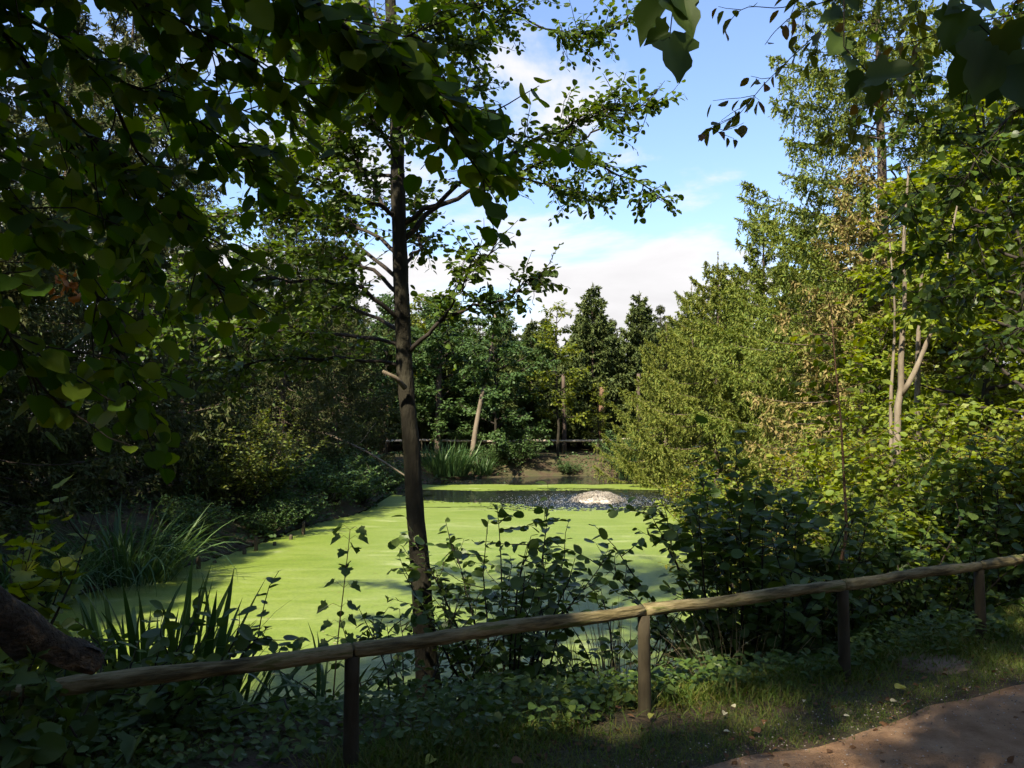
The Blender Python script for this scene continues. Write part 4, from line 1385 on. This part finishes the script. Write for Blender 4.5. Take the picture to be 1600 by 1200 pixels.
# bright sapling beside the rail end
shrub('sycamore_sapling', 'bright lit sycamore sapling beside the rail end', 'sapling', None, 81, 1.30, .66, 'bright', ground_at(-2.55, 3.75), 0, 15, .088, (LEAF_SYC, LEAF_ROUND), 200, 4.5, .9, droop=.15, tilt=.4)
shrub('corner_shrub', 'dark big-leaved bush filling the corner in front of the rail end', 'shrub', None, 82, .88, .42, 'syc', (-1.80, 2.72, 0), 0, 24, .075, (LEAF_SYC2, LEAF_ROUND), 200, 6, 1.0)
shrub('bank_plant', 'dark leafy weeds below the rail beside the iris clump', 'plant', None, 83, .55, .8, 'shrub', ground_at(-2.05, 4.35), 0, 24, .07, (LEAF_OVAL, LEAF_ROUND), 150, 6, 1.0)

# tall thin sycamore seedling by the alder
rng = np.random.default_rng(87)
sbp = np.array(on_ground(522, 5.05))
sd_ = Thing('sycamore_seedling', 'thin upright seedling with tiers of lobed leaves against the duckweed', 'sapling', sbp)
pts = poly([sbp, at(528, 1000, 5.05), at(537, 920, 5.05), at(545, 850, 5.05), at(547, 828, 5.05)], 16)
mb = MB()
mb.tube(pts - sbp, np.linspace(.006, .0025, 16), 6)
sd_.part('stem', mb, M['redstem'])
lv = Leaves()
for k, u_ in enumerate((.30, .42, .52, .60, .70, .80, .89, .95, 1.0)):
    q, tn = along(pts, [u_])
    for sg in (-1, 1):
        an = k * .9 + rng.uniform(-.4, .4)
        d = unit(np.array([sg * math.cos(an * .35), sg * math.sin(an) * .6, .1]))
        stl = rng.uniform(.05, .13) * (1.2 - .6 * u_)
        mb = MB()
        mb.tube(np.array([q[0], q[0] + d * stl * .6 + [0, 0, .02], q[0] + d * stl]) - sbp, [.0016, .0013, .001], 4)
        sd_.part('leaf_stalk', mb, M['redstem'])
        lv.add((q[0] + d * stl - sbp)[None], unit(d + np.array([0, 0, -.55]))[None], unit(np.array([rng.uniform(-.3, .3), -.5, 1]))[None], np.array([rng.uniform(.07, .10) * (1.15 - .3 * u_)]))
P, D, N, L = lv.get()
sd_.foliage([LEAF_SYC, LEAF_SYC2], M['shrub'], P, D, N, L, 300, rng=rng)

# slim sapling by the third post
b0 = np.array(on_ground(1308, 6.2))
t = Thing('thin_sapling', 'slim reddish sapling rising behind the third fence post', 'sapling', b0)
pts = poly([b0, at(1312, 900, 6.2), at(1322, 830, 6.2), at(1318, 740, 6.2), at(1314, 660, 6.2), at(1306, 580, 6.2), at(1300, 500, 6.2)], 26)
mb = MB()
mb.tube(pts - b0, np.linspace(.017, .004, 26), 8, lump=.05, rng=rng)
t.part('trunk', mb, M['redstem'])
lv = Leaves()
for u_ in np.linspace(.52, 1, 22):
    q, tn = along(pts, [u_])
    d = unit(np.array([rng.uniform(-1, 1), rng.uniform(-.6, .6), rng.uniform(-.05, .4)]))
    br = shoot(rng, q[0], d, rng.uniform(.15, .50) * (1.3 - .8 * (u_ - .4)), 6, .1, -.04)
    mb = MB()
    mb.tube(br - b0, np.linspace(.004, .0015, 6), 4)
    t.part('branch', mb, M['redstem'])
    lv.on(rng, br - b0, int(rng.integers(5, 11)), .085, .15, 1, .35, .4)
P, D, N, L = lv.get()
t.foliage([LEAF_OVAL, LEAF_SLIM], M['bright'], P, D, N, L, 200, rng=rng)

# ------------------------------------------------------------------ irises, sedges and dry stalks
def blade_clump(name, label, cat, loc, seed, nb, h, rad, mat, nparts=0, spread=.35, bends=(0, 1, 2), group=None, wid=1.0, pname='blade'):
    rng = np.random.default_rng(seed)
    t = Thing(name, label, cat, loc, 0, 1, group)
    a = rng.uniform(0, 6.283, nb)
    r_ = rad * np.sqrt(rng.random(nb))
    P = np.column_stack([np.cos(a) * r_, np.sin(a) * r_ * .7, np.full(nb, -.04)])
    D = np.column_stack([np.cos(a) * spread * r_ / rad, np.sin(a) * spread * r_ / rad, np.ones(nb)]) + rng.standard_normal((nb, 3)) * .10
    N = np.column_stack([-np.cos(a), -np.sin(a), np.full(nb, .2)]) + rng.standard_normal((nb, 3)) * .5
    t.foliage([BLADES[b] for b in bends], M[mat], P, D, N, h * rng.uniform(.5, 1.1, nb), nparts, pname=pname, rest='foliage', wid=wid, rng=rng)
    return t

blade_clump('iris_clump', 'tall dark iris blades standing in front of the duckweed behind the rail', 'iris', ground_at(-2.38, 5.25), 91, 120, 1.12, .50, 'reed', 120, .30, (0, 0, 1, 1, 2), wid=1.6)
blade_clump('iris_clump', 'arching iris blades beside the first full fence post', 'iris', ground_at(-1.22, 5.0), 92, 34, .62, .26, 'reed', 34, .55, (1, 2, 3), wid=1.3)
blade_clump('iris_clump', 'leaning iris blades at the water edge under the rail', 'iris', ground_at(-1.95, 5.1), 93, 60, .75, .36, 'reed', 60, .7, (0, 1, 2), wid=1.6)
blade_clump('sedge_clump', 'large dark sedge clump drooping over the shaded pond edge', 'sedge', ground_at(-5.75, 11.8), 94, 420, 1.25, .8, 'reedb', 60, .75, (1, 2, 3), wid=.7)
blade_clump('sedge_clump', 'dark sedge next to the lit sapling at the pond corner', 'sedge', ground_at(-6.35, 10.2), 95, 340, 1.15, .8, 'reedb', 40, .7, (1, 2, 3), wid=.7)
blade_clump('reed_clump', 'blue-green reeds on the far bank beside the alder trunk', 'reed', ground_at(-2.6, 30.9), 96, 420, 1.45, .9, 'reedb', 0, .4, (0, 1, 2), wid=1.1)
blade_clump('reed_clump', 'small reed tuft at the foot of the leaning pale trunk', 'reed', ground_at(-1.2, 32.0), 97, 160, 1.0, .4, 'reedb', 0, .5, (0, 1, 2), wid=1.1)
blade_clump('reed_clump', 'reeds on the far bank behind the fountain', 'reed', ground_at(5.1, 32.0), 98, 360, 1.35, .8, 'reedb', 0, .45, (0, 1, 2), wid=1.1)
blade_clump('dry_stalk_clump', 'pale dry grass stalks in front of the pond by the second post', 'dry grass', ground_at(.85, 6.35), 99, 110, .95, .42, 'dry', 60, .22, (0, 0, 1), wid=.28, pname='stalk')
blade_clump('dry_stalk_clump', 'dry brown stems tangled under the large dark shrub', 'dry grass', ground_at(1.6, 5.75), 100, 80, .7, .35, 'dry', 40, .5, (0, 1, 2), wid=.25, pname='stalk')
blade_clump('dry_stalk_clump', 'dry tangled stems below the rail beside the shrub', 'dry grass', ground_at(.25, 5.35), 101, 70, .5, .4, 'dry', 40, .6, (0, 1, 2), wid=.25, pname='stalk')

# stakes along the shaded waterline
rng = np.random.default_rng(103)
line = np.array([(-5.05, 12.7), (-4.85, 13.8), (-4.55, 15.2), (-4.42, 16.4)])
for k in range(7):
    q, _ = along(np.column_stack([line, np.zeros(4)]), [np.clip(k / 6 + rng.uniform(-.05, .05), 0, 1)])
    x, y = q[0, 0] + .12 + rng.uniform(-.05, .05), q[0, 1]
    hgt = rng.choice([.05, .07, .10, .20, .26])
    mb = MB()
    mb.tube(np.array([(0, 0, -.3), (0, 0, hgt * .6), (rng.uniform(-.01, .01), 0, hgt)]), [.035, .035, .028], 7, lump=.06, rng=rng)
    o = link('stake', mb.mesh('stake'), M['post'])
    o.location = (x, y, WATER)
    tag(o, 'short dark stake in the row along the shaded waterline', 'stake', 'stakes along the shaded waterline')

# bare branch leaning out from the shaded bank
pts = poly([at(480, 672, 23.5), at(515, 680, 23.0), at(565, 702, 22.5), at(600, 722, 22.2), at(640, 748, 22)], 14)
bb = pts[0]
t = Thing('bare_branch', 'bare pale branch slanting down from the dark spruces over the water', 'branch', bb)
mb = MB()
mb.tube(pts - bb, np.linspace(.05, .02, 14), 6, lump=.06, rng=rng)
t.part('limb', mb, M['leanbark'])
for u_, dx, dz in ((.3, .3, -.5), (.5, .5, .3), (.7, .2, -.5)):
    q, tn = along(pts, [u_])
    mb = MB()
    mb.tube(shoot(rng, q[0], (dx, .2, dz), .9, 5, .12) - bb, np.linspace(.014, .005, 5), 5)
    t.part('twig', mb, M['leanbark'])

# fallen log with flaking bark in the corner by the rail end
lp = at(60, 975, 2.85)
t = Thing('fallen_log', 'broken log with flaking bark lying over the rail end', 'log', lp)
mb = MB()
q = poly([at(-260, 860, 2.5), at(-80, 915, 2.65), at(20, 972, 2.85), at(85, 1010, 3.0), at(150, 1038, 3.12)], 18)
mb.tube(q - lp, np.linspace(.105, .045, 18) * (1 + .06 * np.sin(np.arange(18) * 1.3)), 16, lump=.06, rng=rng)
M['logbark'] = solid_mat('log_bark', [(.022, .019, .014), (.055, .045, .032), (.20, .13, .07)], 7, .9, 1.0, 22, (1, 3, 3), dist=.03)
t.part('trunk', mb, M['logbark'])
PLATE = T([(0, -.5, 0), (0, .5, 0), (.5, .55, .05), (.5, -.5, .06), (1, .35, -.02), (1, -.4, 0)], [(0, 3, 2, 1), (3, 5, 4, 2)])
for k in range(26):
    u_ = rng.uniform(.1, .95)
    c, tn = along(q, [u_])
    an = rng.uniform(-1.2, 1.9)
    nrm = unit(np.array([math.sin(an) * .3, -math.sin(an), math.cos(an)]))
    mb = MB()
    mb.leaves(PLATE, (c[0] + nrm * np.interp(u_, [0, 1], [.107, .049]) - lp)[None], tn + rng.standard_normal((1, 3)) * .15, nrm[None], rng.uniform(.06, .14), .45)
    t.part('bark_flake', mb, M['logbark'])

# worn flat disc in the grass
dx, dy = 2.72, 5.28
dz_ = gz(dx, dy)
mb = MB()
th = np.linspace(0, 2 * math.pi, 28, endpoint=False)
rd = .27 * (1 + .05 * np.sin(3 * th + 1) + .03 * rng.standard_normal(28))
o_ = np.column_stack([np.cos(th) * rd, np.sin(th) * rd * .95, np.full(28, -.04)])
i1 = np.column_stack([np.cos(th) * rd * .97, np.sin(th) * rd * .93, np.full(28, .014)])
i2 = np.column_stack([np.cos(th) * rd * .55, np.sin(th) * rd * .5, .020 + .003 * rng.standard_normal(28)])
i3 = np.array([[0, 0, .022]])
jj = np.arange(28)
kk = (jj + 1) % 28
mb.add(np.concatenate([o_, i1, i2, i3]), [np.concatenate([np.stack([jj, kk, kk + 28, jj + 28], 1), np.stack([jj + 28, kk + 28, kk + 56, jj + 56], 1)]), np.stack([jj + 56, kk + 56, np.full(28, 84)], 1)])
o = link('tree_stump', mb.mesh('tree_stump'), M['earthdisc'])
o.location = (dx, dy, dz_)
tag(o, 'low flat brown stump disc in the grass under the rail', 'stump')

# ------------------------------------------------------------------ grass, ground cover, litter
rng = np.random.default_rng(111)
def band(n, lo, hi, along_lo=-2.2, along_hi=6.5):
    """points between lo and hi metres on the path side of the fence line"""
    a = rng.uniform(along_lo, along_hi, n)
    w = rng.uniform(lo, hi, n)
    q = np.array(FENCE[1]) + a[:, None] * fd + w[:, None] * fn
    return q

q = band(270000, -1.25, 1.75, -2.4, 7.5)
pdist = (q - e0) @ pn                                # beyond the path edge
edge_n = .07 * vnoise(((q - e0) @ pd) * 2.2, q[:, 0] * 0, 2)
patch = vnoise(q[:, 0] * 3.2, q[:, 1] * 3.2, 41) + .6 * vnoise(q[:, 0] * 8, q[:, 1] * 8, 42)
bare_left = .38 * np.clip((.9 - q[:, 0]) / 1.6, 0, 1)
keepp = (pdist < edge_n - .02 + .10 * rng.standard_normal(len(q)) * .6) & (patch > -.35 + .95 * bare_left + .5 * rng.standard_normal(len(q)))
q = q[keepp]
n_ = len(q)
P = np.column_stack([q, ground_z(q[:, 0], q[:, 1]) - .004])
an = rng.uniform(0, 6.283, n_)
D = np.column_stack([np.cos(an) * .5, np.sin(an) * .5, np.ones(n_)]) + rng.standard_normal((n_, 3)) * .25
N = np.column_stack([-np.cos(an), -np.sin(an), np.full(n_, .3)])
near_f = np.exp(-((((q - np.array(FENCE[1])) @ fn) / .25) ** 2))
L = rng.uniform(.025, .065, n_) * (1 + 1.1 * near_f)
mb = MB()
half = n_ // 2
mb.leaves(GRASS[0], P[:half], D[:half], N[:half], L[:half], 1.5)
mb.leaves(GRASS[1], P[half:], D[half:], N[half:], L[half:], 1.5)
tag(link('grass', mb.mesh('grass', False), M['grass']), 'short grass verge between the path and the fence', 'grass', kind='stuff')

# low leafy cover on the bank under the rail
q = band(21000, -2.4, .12, -2.4, 7.0)
sdp = pond_dist(q[:, 0], q[:, 1])
fw = (q - np.array(FENCE[1])) @ fn
clump = vnoise(q[:, 0] * 2.6, q[:, 1] * 2.6, 51)
kp = (sdp > .02) & (clump > -.75 + 2.2 * np.clip(fw + .25, 0, 1))
q, clump = q[kp], clump[kp]
n_ = len(q)
P = np.column_stack([q, ground_z(q[:, 0], q[:, 1]) + rng.uniform(.0, .26, n_) * np.clip(.5 + .4 * clump, .15, 1)])
an = rng.uniform(0, 6.283, n_)
D = np.column_stack([np.cos(an), np.sin(an), rng.uniform(-.5, .2, n_)])
N = unit(np.array([0, -.15, 1]) + rng.standard_normal((n_, 3)) * .45)
mb = MB()
h_ = n_ // 2
mb.leaves(LEAF_OVAL, P[:h_], D[:h_], N[:h_], rng.uniform(.02, .07, h_))
mb.leaves(LEAF_ROUND3, P[h_:], D[h_:], N[h_:], rng.uniform(.018, .055, n_ - h_))
tag(link('ground_cover', mb.mesh('ground_cover'), M['shrub']), 'dark low leafy weeds covering the bank under the rail', 'weeds', kind='stuff')

# forest-floor plants on the other banks, too many to count
sx, sy = rng.uniform(-9, 9.5, 60000), rng.uniform(7.5, 36, 60000)
sdp = pond_dist(sx, sy)
kp = (sdp > .03) & (sdp < 2.4) & ((sy < 31) | (rng.random(60000) < .5)) & (vnoise(sx * 1.5, sy * 1.5, 61) + .4 * rng.standard_normal(60000) > -.1)
sx, sy = sx[kp], sy[kp]
n_ = len(sx)
P = np.column_stack([sx, sy, ground_z(sx, sy) + rng.uniform(0, .22, n_)])
D = rng.standard_normal((n_, 3)) * np.array([1, 1, .3])
N = unit(np.array([0, 0, 1]) + rng.standard_normal((n_, 3)) * .5)
mb = MB()
mb.leaves(LEAF_FAR, P, D, N, rng.uniform(.06, .13, n_))
tag(link('bank_weeds', mb.mesh('bank_weeds', False), M['blue']), 'dark low weeds growing along the pond banks', 'weeds', kind='stuff')

# leaves and bits of twig afloat on the duckweed
fx_, fy_ = rng.uniform(-5.5, 5, 1500), 6 + 25 * rng.random(1500) ** 1.4
kp = (pond_dist(fx_, fy_) < -.15) & ((((fx_ - 2.0) / 4.7) ** 2 + ((fy_ - 24.2) / 2.7) ** 2) > 1.25) & (fy_ < 28)
fx_, fy_ = fx_[kp], fy_[kp]
mb = MB()
mb.leaves(LEAF_OVAL, np.column_stack([fx_, fy_, np.full(len(fx_), WATER + .012)]), np.column_stack([rng.standard_normal((len(fx_), 2)), np.zeros(len(fx_))]), np.tile([0.02, 0.02, 1.], (len(fx_), 1)), rng.uniform(.012, .045, len(fx_)), rng.uniform(.3, 1.2, len(fx_)), .1)
tag(link('floating_litter', mb.mesh('floating_litter'), M['palelitter']), 'small dead leaves and bits floating on the duckweed', 'litter', kind='stuff')

# litter of fallen leaves and grit
q = band(900, -.2, 1.7, -2.2, 6)
P = np.column_stack([q, ground_z(q[:, 0], q[:, 1]) + .018])
D = rng.standard_normal((len(q), 3)) * np.array([1, 1, .15])
N = unit(np.array([0, 0, 1]) + rng.standard_normal((len(q), 3)) * .3)
mb = MB()
mb.leaves(LEAF_OVAL, P, D, N, rng.uniform(.018, .05, len(q)), 1, rng.uniform(.5, 3, len(q)))
tag(link('leaf_litter', mb.mesh('leaf_litter'), M['deadleaf']), 'brown crumbled leaf litter on the verge', 'litter', kind='stuff')
PEB = T([(-.5, 0, 0), (.5, .1, 0), (0, .45, 0), (.05, -.4, 0), (0, 0, .4)], [(0, 3, 4), (3, 1, 4), (1, 2, 4), (2, 0, 4)])
q = e0 + rng.uniform(-1, 6, 7000)[:, None] * pd + (rng.uniform(-.15, 1, 7000) ** 1 * 1.4)[:, None] * pn
P = np.column_stack([q, ground_z(q[:, 0], q[:, 1]) + .026])
mb = MB()
mb.leaves(PEB, P, np.column_stack([rng.standard_normal((len(q), 2)), np.zeros(len(q))]), np.tile([0, 0, 1.], (len(q), 1)), rng.uniform(.003, .013, len(q)))
M['grit'] = leaf_mat('grit', [(.30, .24, .19), (.16, .11, .08), (.09, .065, .05), (.42, .38, .33), (.13, .09, .06)], 0.0, .9, .1)
tag(link('gravel', mb.mesh('gravel', False), M['grit']), 'scattered grit and stones on the earth path', 'gravel', kind='stuff')

spots = [(1390, 1078, 'yellow'), (1406, 1078, 'yellow'), (1128, 1116, 'pale'), (1125, 1144, 'pale'), (1143, 1108, 'pale'), (1250, 1096, 'pale'), (1383, 1098, 'pale'), (661, 1184, 'yellow'), (680, 1187, 'yellow'), (770, 1168, 'pale'),
         (720, 1165, 'pale'), (1016, 1118, 'yellow'), (800, 1193, 'brown'), (912, 1112, 'pale'), (1590, 1016, 'brown'), (1310, 1120, 'pale'), (1180, 1146, 'brown'), (1530, 1016, 'pale')]
LEAFM = {'yellow': leaf_mat('fallen_yellow', [(.34, .36, .06), (.38, .36, .09)], .2, .6), 'pale': leaf_mat('fallen_pale', [(.33, .30, .17), (.40, .37, .25)], .1, .7), 'brown': leaf_mat('fallen_brown', [(.16, .085, .04), (.20, .11, .05)], .1, .7)}
LLAB = {'yellow': 'yellow fallen leaf lying on the grass verge', 'pale': 'small pale fallen leaf lying on the grass verge', 'brown': 'curled brown fallen leaf lying at the path edge'}
for k, (x, y, kd) in enumerate(spots):
    d_ = 1.6 * FPX / (y - 652)
    xx = (x - 800) / FPX * d_
    mb = MB()
    mb.leaves((LEAF_ROUND2, LEAF_OVAL)[k % 2], np.zeros((1, 3)), np.array([[math.cos(k * 2.1), math.sin(k * 2.1), .12]]), np.array([[.2 * math.sin(k), -.25, 1]]), {'yellow': .060, 'pale': .034, 'brown': .055}[kd], 1, 2.0)
    o = link('fallen_leaf', mb.mesh('fallen_leaf'), LEAFM[kd])
    o.location = (xx, d_, gz(xx, d_) + .035)
    tag(o, LLAB[kd], 'leaf', kd + ' fallen leaves on the verge')

# withered leaf cluster caught in the spruces
c0 = at(104, 440, 4.2)
t = Thing('withered_leaf_cluster', 'orange-brown withered leaf cluster hanging in front of the dark wood', 'leaves', c0)
mb = MB()
mb.tube(np.array([at(110, 380, 4.25), at(106, 420, 4.2), at(102, 460, 4.2)]) - c0, [.004, .003, .002], 5)
t.part('twig', mb, M['twig'])
P = rng.standard_normal((26, 3)) * np.array([.045, .03, .05])
M['orange'] = leaf_mat('withered_leaf', [(0.293, 0.117, 0.032), (0.390, 0.180, 0.050), (0.207, 0.085, 0.025)], .3, .6)
t.foliage([LEAF_OVAL, LEAF_SLIM], M['orange'], P, rng.standard_normal((26, 3)) * .6 + np.array([0, 0, -.6]), rng.standard_normal((26, 3)), rng.uniform(.04, .06, 26), 26, curl=2.5, rng=rng)
